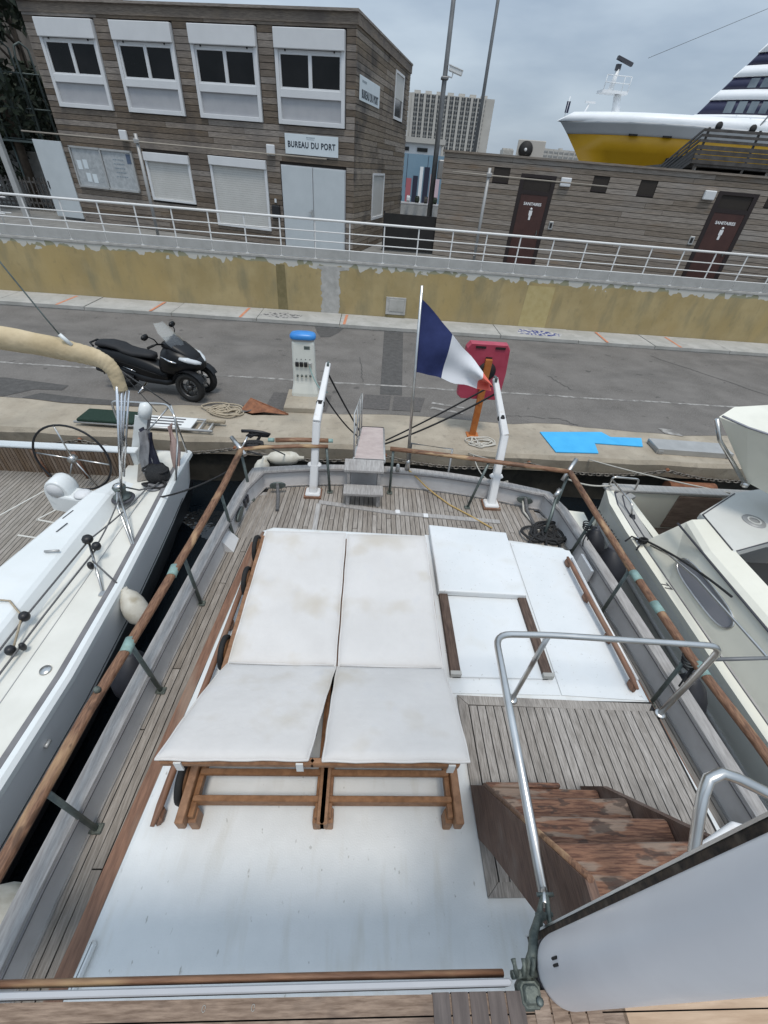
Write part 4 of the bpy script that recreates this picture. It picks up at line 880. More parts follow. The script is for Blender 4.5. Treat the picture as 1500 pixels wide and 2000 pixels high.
for x in (-1.0, .95, 1.12): MB().tube([(x, -.19, .07), (x, .19, .07)], .018, 7).build('cross_tube', 'alu', gw)
MB().tube([(1.0, .12, .10), (1.32, .14, .09)], .035, 8).build('wooden_handle', 'tan_rope', gw)
tag(rope_coil(-2.70, 7.50, .0, .30, 10, .014, 21).build('rope_coil', 'tan_rope'), 'messy coil of tan mooring rope by the scooter front wheel', 'rope')
tag(rope_coil(2.15, 6.82, .0, .22, 6, .011, 22).build('rope_coil', 'white_rope'), 'small coil of pale rope at the foot of the orange post', 'rope')
tag(rope_coil(-2.35, 7.62, .0, .16, 3, .01, 27).build('rope_coil', 'grey_rope'), 'dark thin rope bundle beside the rusty plate', 'rope')
rp_ = thing('rusty_plate', 'crumpled rust brown metal plate lying beside the tan rope', 'plate', (-2.05, 7.62, 0), world=True)
m = MB(); m.add([(-2.38, 7.58, .01), (-2.22, 7.84, .16), (-1.98, 7.78, .08), (-1.72, 7.66, .06), (-1.45, 7.52, .01), (-1.9, 7.5, .05), (-2.12, 7.46, .03)], [(0, 6, 5, 1), (1, 5, 2), (2, 5, 3), (3, 5, 4)]); m.add([(-2.38, 7.58, .0), (-2.12, 7.44, .0), (-1.9, 7.48, .0), (-1.45, 7.5, .0)], [(0, 1, 2, 3)]); m.build('sheet', 'rust', rp_)
MB().tube([(-2.22, 7.84, .16), (-1.98, 7.79, .09), (-1.45, 7.53, .02)], .012, 6).build('edge_bead', 'rust', rp_)
# mooring chain hung along the quay wall
ch = thing('mooring_chain', 'rusty grey mooring chain hung along the quay edge', 'chain', (0, 6.45, -.1), world=True)
link = MB(); rr_ = []
for k in range(14):
    t = 2 * math.pi * k / 14; rr_.append((.05 * math.cos(t), .028 * math.sin(t), 0))
lme = MB().tube(rr_, .011, 6, closed=True).mesh('link', 'chain')
x = -7.2; i = 0
while i < 200:
    o = bpy.data.objects.new('link', lme); COL.objects.link(o); o.parent = ch; ph = (x + 10) % 2.6 / 2.6
    o.location = (x, -.035, -.02 - .16 * 4 * ph * (1 - ph)); sl = -.16 * 4 * (1 - 2 * ph) / 2.6; o.rotation_euler = (rad(90) * (i % 2) + rad(20), math.atan(-sl), 0); x += .078; i += 1
for q in range(6):
    x = -7.4 + 2.6 * q; MB().lathe([(.01, 0), (.035, 0), (.035, .05), (.01, .05)], (x, 6.46, -.12), 10, Matrix.Rotation(rad(90), 3, 'X')).build('ring_bolt', 'rust', ch)
# pipe stub low on the quay wall at right
tag(MB().tube([(5.7, 6.35, -.45), (6.6, 6.35, -.45)], .13, 14).build('drain_pipe', 'rust'), 'rust brown pipe end below the quay edge at right', 'pipe')

# ================================================================== OUR YACHT
CX = .53
yt = thing('motor_yacht', 'classic motor yacht aft deck with white coach roof and grey teak, stern to the quay', 'boat', (.53, 2.0, -1.0), world=True)
HW = [(-4, 2.28), (.4, 2.22), (2.0, 2.13), (3.0, 2.06), (4.0, 1.975), (4.4, 1.94)]
def hw(y): return lerp(HW, y)
def stern_y(s): return 4.72 - .30 * s * s - .11 * s
# outline travelling from port bow side aft round the stern and forward on the other side (inside is to the right)
side_l = [(CX - hw(y), y) for y in [-4, -2, -1, 0, .5, 1, 1.5, 2, 2.5, 3, 3.4, 3.8, 4.15]]
side_r = [(CX + hw(y), y) for y in [-4, -2, -1, 0, .5, 1, 1.5, 2, 2.5, 3, 3.4, 3.75, 4.0]]
stern = [(CX + 1.93 * s, stern_y(s)) for s in (-.97, -.9, -.7, -.5, -.3, -.1, .1, .3, .5, .7, .9, .97)]
outl = side_l + stern + side_r[::-1]
ol = outl[::-1]     # travel so that the inside lies to the LEFT
hull = MB(); rings = []
for z, k in ((.70, 1.0), (.45, 1.0), (0, .985), (-.6, .93), (-1.3, .80)):
    rings.append([(CX + (x - CX) * k, y * 1.0 - (1 - k) * .9, z) for x, y in outl])
hull.loft(rings, True, False, True); hull.build('hull', 'bulwark_paint', yt)
# bulwark inner face + cap
MB().sweep(ol, [(.03, .46), (.075, .46), (.055, .715), (.03, .715)]).build('bulwark', 'bulwark_paint', yt)
cap = MB().sweep(ol, [(-.03, .715), (.075, .715), (.083, .73), (.075, .752), (-.03, .752), (-.04, .735)]).build('cap_rail', 'grey_wood', yt)
MB().sweep(ol, [(.083, .722), (.092, .722), (.092, .736), (.083, .736)]).build('cap_moulding', 'toe_rail', yt)
MB().sweep(ol, [(.06, .50), (.085, .50), (.085, .513), (.06, .513)]).build('covering_board', 'grey_wood', yt)
# deck
deck = MB().add([(x, y, .478) for x, y in outl], [tuple(range(len(outl)))[::-1]]).build('deck', 'caulk', yt)
deck.data.flip_normals() if deck.data.polygons[0].normal.z < 0 else None
coach_l = lambda y: lerp([(-1, -1.25), (.18, -1.175), (3.15, -.95), (3.3, -.94)], y)
coach_r = lambda y: lerp([(-1, 2.28), (.2, 2.23), (1.4, 2.15), (3.05, 2.12), (3.3, 2.11)], y)
PW = .058; K = int(1.87 / PW)
for k in range(-K - 1, K + 2):
    f = lambda y: CX + k * PW * hw(y) / 1.99
    s = k * PW / 1.93; yb = stern_y(max(-.97, min(.97, s))) - .09 - (.13 if abs(s) > .93 else 0)
    under = coach_l(2.5) + .05 < f(2.5) < coach_r(2.5) - .05
    y0 = 3.02 if under else -1.0
    ys = [y0] + [y for y in (0, 1, 2, 3, 3.6, 4.0) if y > y0 + .1] + [yb]
    # random butt joints
    cuts = [ys[0]]; rn = random.Random(k * 7 + 3)
    c = y0 + rn.uniform(.6, 2.6)
    while c < yb - .35: cuts.append(c); c += rn.uniform(1.7, 3.2)
    cuts.append(yb)
    for a, b in zip(cuts, cuts[1:]):
        yy = [a + .004] + [y for y in ys if a + .05 < y < b - .05] + [b - .004]; w = .0255
        V = []; F = []
        for y in yy:
            w_ = w * hw(y) / 1.99; V += [(f(y) - w_, y, .49), (f(y) + w_, y, .49), (f(y) - w_, y, .4985), (f(y) + w_, y, .4985)]
        for i in range(len(yy) - 1):
            q = i * 4; F += [(q + 2, q + 3, q + 7, q + 6), (q + 1, q + 5, q + 7, q + 3), (q, q + 2, q + 6, q + 4)]
        F += [(0, 1, 3, 2), (len(V) - 4, len(V) - 2, len(V) - 1, len(V) - 3)]
        MB().add(V, F).build('plank', 'teak_grey', deck)
for P in ([(CX - 1.90, 3.55), (CX - 1.62, 3.55), (CX - 1.55, 4.45), (CX - 1.78, 4.40), (CX - 1.88, 4.2)], [(CX + 1.58, 3.5), (CX + 1.92, 3.5), (CX + 1.90, 3.95), (CX + 1.80, 4.22), (CX + 1.55, 4.32)]):
    m = MB(); m.prism(P, .480, .4945); m.build('quarter_plank', 'grey_wood', deck)
# king plank frame on the aft deck
for (x0, y0, x1, y1) in ((-.52, 4.24, .42, 4.09), (.42, 4.09, 1.75, 4.0)):
    m = MB(); d = Vector((x1 - x0, y1 - y0)); l = d.length; m.box(((x0 + x1) / 2, (y0 + y1) / 2, .504), (l, .07, .014), rz=math.atan2(d.y, d.x)); m.build('king_plank', 'grey_wood', deck)
MB().box((-.52, 3.95, .504), (.055, .5, .014)).build('king_plank', 'grey_wood', deck)
for x, y in ((.47, 4.10), (.82, 4.05)): MB().box((x, y, .516), (.06, .07, .014), bev=.005).build('deck_plate', 'white_paint', deck)
# coach roof
def rounded(poly, z0, z1, r, name, mt_, par):
    n = len(poly); cx = sum(p[0] for p in poly) / n; cy = sum(p[1] for p in poly) / n; m = MB(); rings = []
    def inset(d):
        out = []
        for i in range(n):
            a, b, c = Vector(poly[i - 1]), Vector(poly[i]), Vector(poly[(i + 1) % n]); e1 = (b - a).normalized(); e2 = (c - b).normalized()
            n1 = Vector((-e1.y, e1.x)); n2 = Vector((-e2.y, e2.x)); h = (n1 + n2); h.normalize(); k = 1 / max(.4, h.dot(n1)); out.append(b + h * d * k)
        return out
    for d, z in ((0, z0), (0, z1 - r), (r * .3, z1 - r * .3), (r, z1)): rings.append([(p.x, p.y, z) for p in inset(d)])
    m.loft(rings, True, True, False); return m.build(name, mt_, par)
poly = [(-1.19, .0), (2.23, .0), (2.15, 1.4), (2.13, 2.95), (2.06, 3.06), (1.55, 3.14), (-.85, 3.19), (-.95, 3.13), (-.96, 3.0)]
coach = rounded(poly, .48, 1.0, .03, 'coach_roof', 'gelcoat_roof', yt)
m = MB(); m.add([(-1.28, .0, .955), (-1.19, .0, .975), (-.965, 3.0, .975), (-1.03, 3.0, .955), (-1.28, .0, .90), (-1.03, 3.0, .90), (-1.19, 0, .9), (-.965, 3.0, .9)], [(0, 1, 2, 3), (4, 0, 3, 5), (3, 2, 7, 5), (6, 1, 0, 4)])
m.build('eave_trim', 'mahogany', yt)
m = MB(); m.add([(2.22, .0, .955), (2.25, .0, .93), (2.155, 2.95, .93), (2.125, 2.95, .955), (2.25, 0, .88), (2.155, 2.95, .88)], [(0, 3, 2, 1), (1, 2, 5, 4)][::1]); m.build('eave_trim', 'mahogany', yt)
# raised gutter at the front left of the roof
m = MB(); m.box((-1.135, .20, 1.015), (.035, .17, .035), bev=.012, rz=rad(-6)); m.build('roof_gutter', 'gelcoat_roof', yt)
# platform planks on the roof
pf = MB().box((1.44, .94, 1.004), (1.40, 1.04, .012)).build('platform', 'caulk', yt)
for x0, x1, y0, y1 in ((.735, .80, .40, 1.475),):
    m = MB(); m.prism([(.735, .42), (.80, .48), (.80, 1.41), (.735, 1.475)], 1.004, 1.022); m.build('border_plank', 'teak_platform', pf)
m = MB(); m.prism([(.735, 1.478), (.802, 1.413), (2.08, 1.385), (2.13, 1.44)], 1.004, 1.022); m.build('border_plank', 'teak_platform', pf)
m = MB(); m.prism([(.735, .417), (.80, .477), (1.0, .477), (1.0, .417)], 1.004, 1.022); m.build('border_plank', 'teak_platform', pf)
nP = 23; pw = (2.12 - .805) / nP
for k in range(nP):
    x = .805 + (k + .5) * pw; piece('plank', pf, (x, .94 - .0, 1.013), (pw - .007, .93 - .03 * (k / nP), .017), 'teak_platform')
# hatch with slides
ht = rounded([(.70, 2.365), (1.46, 2.345), (1.475, 3.15), (.70, 3.22)], 1.03, 1.085, .012, 'hatch_lid', 'gelcoat_hatch', yt)
MB().box((1.08, 1.99, 1.012), (.72, .75, .02), bev=.004).build('hatch_base', 'gelcoat_hatch', yt)
for x in (.745, 1.43):
    r_ = MB().box((x, 2.02, 1.025), (.075, .76, .045), bev=.006).build('hatch_slide', 'dark_wood', yt); MB().box((x, 1.63, 1.03), (.078, .03, .05)).build('end_block', 'kerb', r_)
    
m = MB(); m.prism([(1.50, 1.50), (2.12, 1.47), (2.10, 3.0), (1.52, 3.08)], 1.0, 1.008); m.build('roof_panel', 'gelcoat_hatch', yt)
m = MB(); m.prism([(.66, 1.50), (1.49, 1.50), (1.51, 3.1), (.66, 3.15)], 1.0, 1.006); m.build('roof_panel', 'gelcoat_hatch', yt)
# grab rails
def grab(pts, pads, name):
    g = MB(); g.tube([(x, y, 1.075) for x, y in pts], [.012] + [.022] * (len(pts) - 2) + [.012], 8, flat=.8); o = g.build(name, 'mahogany', yt)
    for x, y in pads: MB().box((x, y, 1.035), (.045, .09, .07), bev=.02).build('pad', 'mahogany', o)
    return o
gr = grab([(2.0, 2.84), (2.003, 2.7), (2.012, 2.38), (2.035, 1.99), (2.042, 1.62), (2.04, 1.52)], [(2.002, 2.80), (2.012, 2.38), (2.033, 1.97), (2.04, 1.57)], 'grab_rail')
MB().tube([(2.045, 2.84, 1.06), (2.06, 2.3, 1.06), (2.085, 1.6, 1.06)], .012, 7).build('steel_strip', 'white_paint', gr)
grab([(-.905, 3.02), (-.92, 2.9), (-.955, 2.0), (-.99, 1.3), (-1.012, .80), (-1.018, .70)], [(-.915, 2.95), (-.955, 2.0), (-.985, 1.4), (-1.01, .76)], 'grab_rail')
# wooden hand rail on stanchions
RZ = 1.15
L_ = [(-1.66, -1.5), (-1.64, -.3), (-1.625, .54), (-1.60, 1.26), (-1.535, 1.98), (-1.475, 2.76), (-1.43, 3.6), (-1.42, 4.34)]
R__ = [(2.50, 4.22), (2.495, 3.4), (2.50, 2.65), (2.53, 1.76), (2.61, 1.13), (2.66, .3), (2.7, -1.5)]
def rail(pts, r, name='hand_rail', mt_='varnish_worn', z=RZ): return MB().tube([(x, y, z) for x, y in pts], r, 10, flat=.8).build(name, mt_, yt)
rail(L_, .036); rail(R__, .036)
rail([(-1.44, 4.345), (-1.2, 4.42), (-.8, 4.49), (-.42, 4.52)], .028, mt_='varnish_worn_x')
MB().tube([(-1.05, 4.52, RZ + .05), (-.8, 4.555, RZ + .05), (-.42, 4.575, RZ + .05)], .034, 10, flat=.8).build('gate_bar', 'varnish_worn_x', yt)
rail([(.34, 4.545), (.9, 4.48), (1.5, 4.385), (2.1, 4.29), (2.50, 4.225)], .034, mt_='varnish_worn_x')
def collar(x, y, dx, dy, l=.11, r=.040, mt_='verdigris', z=RZ):
    d = Vector((dx, dy, 0)).normalized() * l / 2; p = Vector((x, y, z)); MB().tube([p - d, p + d], r, 10, flat=.8).build('rail_collar', mt_, yt)
for x, y in ((-1.505, 2.42), (-1.56, 1.72), (2.502, 2.55), (2.55, 1.64), (2.515, 2.2)): collar(x, y, .05, -1)
for x, y in ((-1.10, 4.52), (-.40, 4.575)): collar(x, y, 1, .05, .07, .03, z=RZ + .05)
for x, y in ((-1.59, 1.38), (2.625, 1.0)): MB().lathe([(.005, 0), (.022, 0), (.018, .03), (.005, .03)], (x, y, RZ + .022), 10).build('rail_knob', 'bronze', yt)
st = [(-1.56, .83, -1.615, .84), (-1.51, 1.735, -1.56, 1.74), (-1.465, 2.60, -1.49, 2.60), (-1.395, 3.53, -1.435, 3.53), (-1.35, 4.22, -1.42, 4.33), (2.57, .80, 2.62, .8), (2.50, 1.70, 2.53, 1.76), (2.46, 2.62, 2.50, 2.65), (2.44, 3.45, 2.49, 3.42), (2.40, 4.05, 2.49, 4.22), (-.40, 4.46, -.44, 4.52), (.38, 4.50, .38, 4.545), (1.38, 4.26, 1.55, 4.38)]
for x, y, xt, yt_ in st:
    o = MB().tube([(x, y, .50), (xt, yt_, RZ - .01)], .017, 8).build('stanchion', 'dark_steel', yt)
    MB().box((x, y, .509), (.075, .06, .018), bev=.006).build('foot', 'bronze', o)
# rope lashed round two stanchions
for x, y, z in ((2.525, 1.72, 1.1), (2.475, 3.43, .95)):
    m = MB()
    for k in range(3): m.tube([(x + .045 * math.cos(t), y + .045 * math.sin(t) + .012 * k, z + .02 * k) for t in [i * .5 for i in range(13)]], .007, 5)
    m.tube([(x, y - .04, z), (x - .03, y - .08, z - .12), (x + .01, y - .06, z - .22)], .007, 5); m.tube([(x + .02, y - .04, z), (x + .05, y - .03, z - .15)], .007, 5); m.build('lashing', 'black_rope', yt)
# rod holders at the rail corners
for (a, b) in (((-1.56, 4.50, 1.22), (-1.36, 4.28, 1.12)), ((2.58, 4.33, 1.27), (2.42, 4.17, 1.06)), ((2.40, 4.10, .98), (2.33, 4.04, .9))):
    MB().tube([a, b], .026, 10).build('rod_holder', 'steel', yt)
MB().tube([(-1.36, 4.46, 1.26), (-1.42, 4.36, 1.15)], .012, 7).build('rail_bracket', 'steel', yt)
MB().tube([(2.40, 4.14, .95), (2.30, 3.9, .74), (2.24, 3.78, .56)], .02, 8).build('corner_brace', 'dark_steel', yt)
# davits
def davit(foot, k1, tip, name='davit'):
    m = MB(); f = Vector(foot); a = Vector(k1); t = Vector(tip); ax = Vector((1, 0, 0))
    def bar(p, q, w0, w1):
        d = (q - p).normalized(); u = ax - d * ax.dot(d); u.normalize(); v = d.cross(u); R = []
        for c, w in ((p, w0), (q, w1)): R.append([c + u * s1 * w + v * s2 * w for s1, s2 in ((-1, -.72), (-.72, -1), (.72, -1), (1, -.72), (1, .72), (.72, 1), (-.72, 1), (-1, .72))])
        m.loft(R, True, True, False)
    mid = f.lerp(a, .42); bar(f, mid, .05, .05); bar(mid, a, .045, .045); bar(a, t, .046, .030)
    o = m.build(name, 'white_paint', yt)
    MB().box((f.x, f.y, f.z + .02), (.19, .16, .04), bev=.015).build('base', 'white_paint', o); MB().box((f.x, f.y, f.z - .002), (.22, .2, .03)).build('pad', 'mahogany', o)
    MB().box(tuple(mid), (.17, .08, .05), bev=.02).build('collar', 'white_paint', o)
    MB().box(tuple(a.lerp(t, .30)), (.10, .09, .10), bev=.03).build('cleat', 'black_rope', o)
    e = t - Vector((0, .02, 0)); MB().box(tuple(e), (.03, .09, .05)).build('sheave', 'dark_steel', o); return o
davit((-.61, 4.40, .515), (-.56, 4.62, 1.42), (-.475, 5.3, 1.87)); davit((1.70, 4.33, .515), (1.765, 4.70, 1.34), (1.60, 5.1, 1.90))
# hawse plates and cleats
for x, y, rz in ((-1.05, 4.47, rad(8)), (2.12, 4.40, rad(-14))):
    o = MB().loft([[(x + .10 * math.cos(t) * math.cos(rz), y - .075 + .10 * math.cos(t) * math.sin(rz) - d, .625 + .05 * math.sin(t)) for t in [2 * math.pi * i / 16 for i in range(16)]] for d in (0, .02)]).build('hawse_plate', 'dark_steel', yt)
    MB().tube([(x, y - .08, .66), (x + .02, y - .2, .55), (x + .05, y - .45, .52)], .022, 7).build('mooring_tail', 'grey_rope', o)
o = MB().loft([[(-1.385 + d, 3.80 + .13 * math.cos(t), .62 + .055 * math.sin(t)) for t in [2 * math.pi * i / 16 for i in range(16)]] for d in (0, .02)]).build('hawse_plate', 'dark_steel', yt)
text('registration_mark', '44', .12, 'trim_dark', yt, (-1.372, 4.0, .63), (rad(90), 0, rad(86)))
bpy.data.objects.remove(bpy.data.objects['registration_mark'])
MB().box((-1.36, 4.01, .62), (.02, .06, .10)).box((-1.355, 4.09, .62), (.02, .05, .10)).build('registration_mark', 'trim_dark', yt)
# wedge shaped scupper box
m = MB(); m.add([(-1.52, 3.30, .50), (-1.34, 3.30, .50), (-1.34, 3.52, .50), (-1.52, 3.52, .50), (-1.52, 3.30, .70), (-1.52, 3.52, .70), (-1.47, 3.30, .70), (-1.47, 3.52, .70)], [(3, 2, 1, 0), (4, 0, 1, 6), (1, 2, 7, 6), (7, 2, 3, 5), (6, 7, 5, 4)]); m.build('scupper_box', 'white_paint', yt)
MB().box((2.46, 3.15, .62), (.03, .26, .17), rz=rad(3)).build('repair_panel', 'white_paint', yt)
# flag staff
MB().tube([(.60, 4.70, .75), (.522, 4.72, 2.94)], [.019, .014], 10).build('flag_staff', 'steel', yt)
MB().lathe([(.004, 0), (.035, 0), (.03, .12), (.015, .16), (.004, .16)], (.60, 4.70, .75), 12).build('staff_socket', 'steel', yt)
MB().lathe([(.004, 0), (.028, 0), (.028, .05), (.018, .10), (.004, .11)], (.47, 4.66, .752), 12).build('stern_light', 'alu', yt)
# stern frame (boarding ladder bracket)
MB().tube([(.66, 5.0, .3), (.66, 5.05, .95), (1.22, 5.0, .92), (1.22, 4.95, .15)], .016, 8).build('boarding_frame', 'alu', yt)
# ladder up to the flybridge
ld = MB(); ld_root = None
def stringer(x):
    m = MB(); P = [(.92, 1.024), (.84, 1.27), (.28, 2.22), (.10, 2.22), (.10, 2.0), (.55, 1.24), (.66, 1.024)]
    m.prism([(y, z) for y, z in P], x - .016, x + .016, Matrix(((0, 0, 1, 0), (1, 0, 0, 0), (0, 1, 0, 0), (0, 0, 0, 1)))); return m
lad = stringer(.745).build('ladder_stringer', 'stringer_wood', yt); stringer(1.42).build('ladder_stringer', 'stringer_wood', yt)
MB().tube([(.745, .84, 1.275), (.745, .28, 2.225)], .012, 6).build('edge_bead', 'varnish_worn', lad)
rn = random.Random(31)
for k, (z, y) in enumerate(((1.21, .745), (1.46, .62), (1.71, .475), (1.96, .33))):
    m = MB(); P = []; 
    m.box((1.082, y, z + rn.uniform(-.006, .006)), (.638, .20, .032), bev=.010, rz=rn.uniform(-.02, .02)); t_ = m.build('ladder_tread', 'step_wood', yt)
    if k == 0: MB().box((.98, y + .115, z - .002), (.43, .028, .03), bev=.008).build('tread_lip', 'step_wood', t_)
# guard rails of stainless tube
GZ = 1.80
def bend(pts, r, n=5):
    P = [Vector(p) for p in pts]; out = [P[0]]
    for a, b, c in zip(P, P[1:], P[2:]):
        u = (a - b).normalized(); v = (c - b).normalized(); s = b + u * r; e = b + v * r
        for i in range(n + 1): t = i / n; out.append(s.lerp(b, t).lerp(b.lerp(e, t), t))
    return out + [P[-1]]
MB().tube(bend([(.635, .26, 2.10), (.80, 1.42, GZ + .03), (1.15, 1.445, GZ), (2.17, 1.40, GZ), (2.15, 1.37, 1.02)], .10), .019, 10).build('guard_rail', 'steel', yt)
MB().tube([(1.13, 1.445, GZ - .01), (1.12, 1.455, 1.02)], .016, 9).build('guard_rail_post', 'steel', yt)
for x, y in ((1.12, 1.455), (2.15, 1.37)): MB().lathe([(.004, 0), (.04, 0), (.03, .012), (.004, .014)], (x, y, 1.022), 14).build('post_base', 'steel', yt)
MB().tube([(2.17, 1.40, 1.66), (2.78, 1.42, 1.68)], .012, 8).build('side_spar', 'pole_grey', yt)
hp_ = MB().tube([(.955, .20, 2.19), (.965, .25, 2.32), (.975, .30, 2.42), (.984, .37, 2.51), (.992, .405, 2.555), (1.008, .432, 2.585), (1.044, .442, 2.598), (1.09, .432, 2.59), (1.175, .402, 2.566), (1.45, .31, 2.50), (1.8, .2, 2.42)], .0155, 10).build('stair_hoop', 'steel', yt)
MB().tube([(.975, .295, 2.33), (1.193, .384, 2.35), (1.45, .33, 2.33)], .011, 8).build('hoop_bar', 'white_paint', hp_)
# flybridge edge, under the photographer
fb_ = MB().box((.55, -.135, 2.165), (4.4, .36, .05)).build('flybridge', 'caulk', yt)
for k, (y0, y1) in enumerate(((.022, .057), (-.09, .019), (-.20, -.093), (-.31, -.203))):
    piece('plank', fb_, (-1.0 + .62, (y0 + y1) / 2, 2.20), (2.6 - .36 - .002, y1 - y0, .022), 'fly_teak')
    piece('plank', fb_, (1.68, (y0 + y1) / 2, 2.20), (1.9, y1 - y0, .022), 'fly_teak_light')
for k in range(5): piece('grating_plank', fb_, (.262 + .048 * k + .0, -.06, 2.203), (.043, .24, .024), 'fly_grate')
for k in range(4): piece('grating_plank', fb_, (.52 + .045 * k, -.06, 2.203), (.04, .24, .024), 'fly_teak')
MB().box((-.53, .070, 2.19), (1.96, .014, .07), rz=rad(.3), bev=.004).build('edge_strip', 'pvc_panel', fb_)
MB().box((1.6, .070, 2.19), (1.9, .020, .07), bev=.004).build('edge_strip', 'white_paint', fb_)
MB().tube([(-1.6, .086, 2.185), (.0, .093, 2.185), (.44, .093, 2.185)], .0085, 8, flat=1.6).build('edge_moulding', 'varnish_worn_x', fb_)
for x in (-.33, -.21): MB().tube([(x + .004 * math.cos(t), .041 + .006 * math.sin(t), 2.2125) for t in [i * .6 for i in range(11)]], .0007, 4).build('plug', 'kerb', fb_)
# mast
MX, MY, MR = .597, .094, .0725
mast = MB().tube([(MX, MY, 2.216), (MX, MY, 2.222), (MX, MY, 2.24), (MX, MY, 8.0)], [MR * .93, MR * .98, MR, MR], 48).build('mast', 'mast_paint', yt)
MB().box((MX, MY + MR + .0145, 4.95), (.034, .005, 5.9)).build('sail_track', 'steel', mast); MB().box((MX, MY + MR + .003, 4.95), (.030, .017, 5.88)).build('track_groove', 'track_dirt', mast)
for k in range(2): MB().box((MX - MR * .985, MY + .0 + .012 * k, 2.375), (.008, .006, .035), bev=.002).build('slot', 'dark', mast)
MB().tube([(MX, MY, 2.13), (MX, MY, 2.218)], MR * .96, 32).build('mast_foot', 'trim_dark', mast)
# bronze fittings beside the mast
gn = MB().tube([(.497, .085, 2.20), (.522, .125, 2.22), (.540, .165, 2.205), (.575, .20, 2.17), (.60, .21, 2.15)], [.016, .014, .012, .011, .011], 10).build('gooseneck', 'bronze', yt)
for dx in (-.014, .014): MB().tube([(.60 + dx, .185, 2.15), (.606 + dx, .215, 2.14), (.622 + dx * .7, .245, 2.125), (.634 + dx * .3, .27, 2.11)], [.006, .009, .007, .005], 8, flat=1.4).build('cheek', 'bronze', gn)
for q in ((.606, .213, 2.141), (.632, .262, 2.118)): MB().tube([(q[0] - .026, q[1], q[2]), (q[0] + .026, q[1], q[2])], .006, 8).build('clevis_pin', 'dark_steel', gn)
MB().tube([(.617, .236, 2.128), (.640, .285, 2.10)], .011, 10).build('rail_end', 'steel', gn)
hbk = MB().box((.497, .052, 2.195), (.062, .060, .045), bev=.010).box((.497, .052, 2.222), (.040, .036, .016), bev=.006).build('hinge_block', 'bronze', yt)
MB().lathe([(.004, 0), (.010, 0), (.009, .006), (.004, .007)], (.512, .040, 2.23), 10).build('bolt', 'dark_steel', hbk)
MB().tube([(.455, .088, 2.215), (.54, .092, 2.20)], .009, 10).build('hinge_pin', 'bronze', hbk)
for x, a in ((.468, -.5), (.487, .1), (.508, .5)):
    MB().tube([(x, .086, 2.218), (x + .012 * a, .104, 2.236), (x + .016 * a, .116, 2.238)], [.007, .0055, .007], 7).build('wing_nut', 'bronze', hbk)

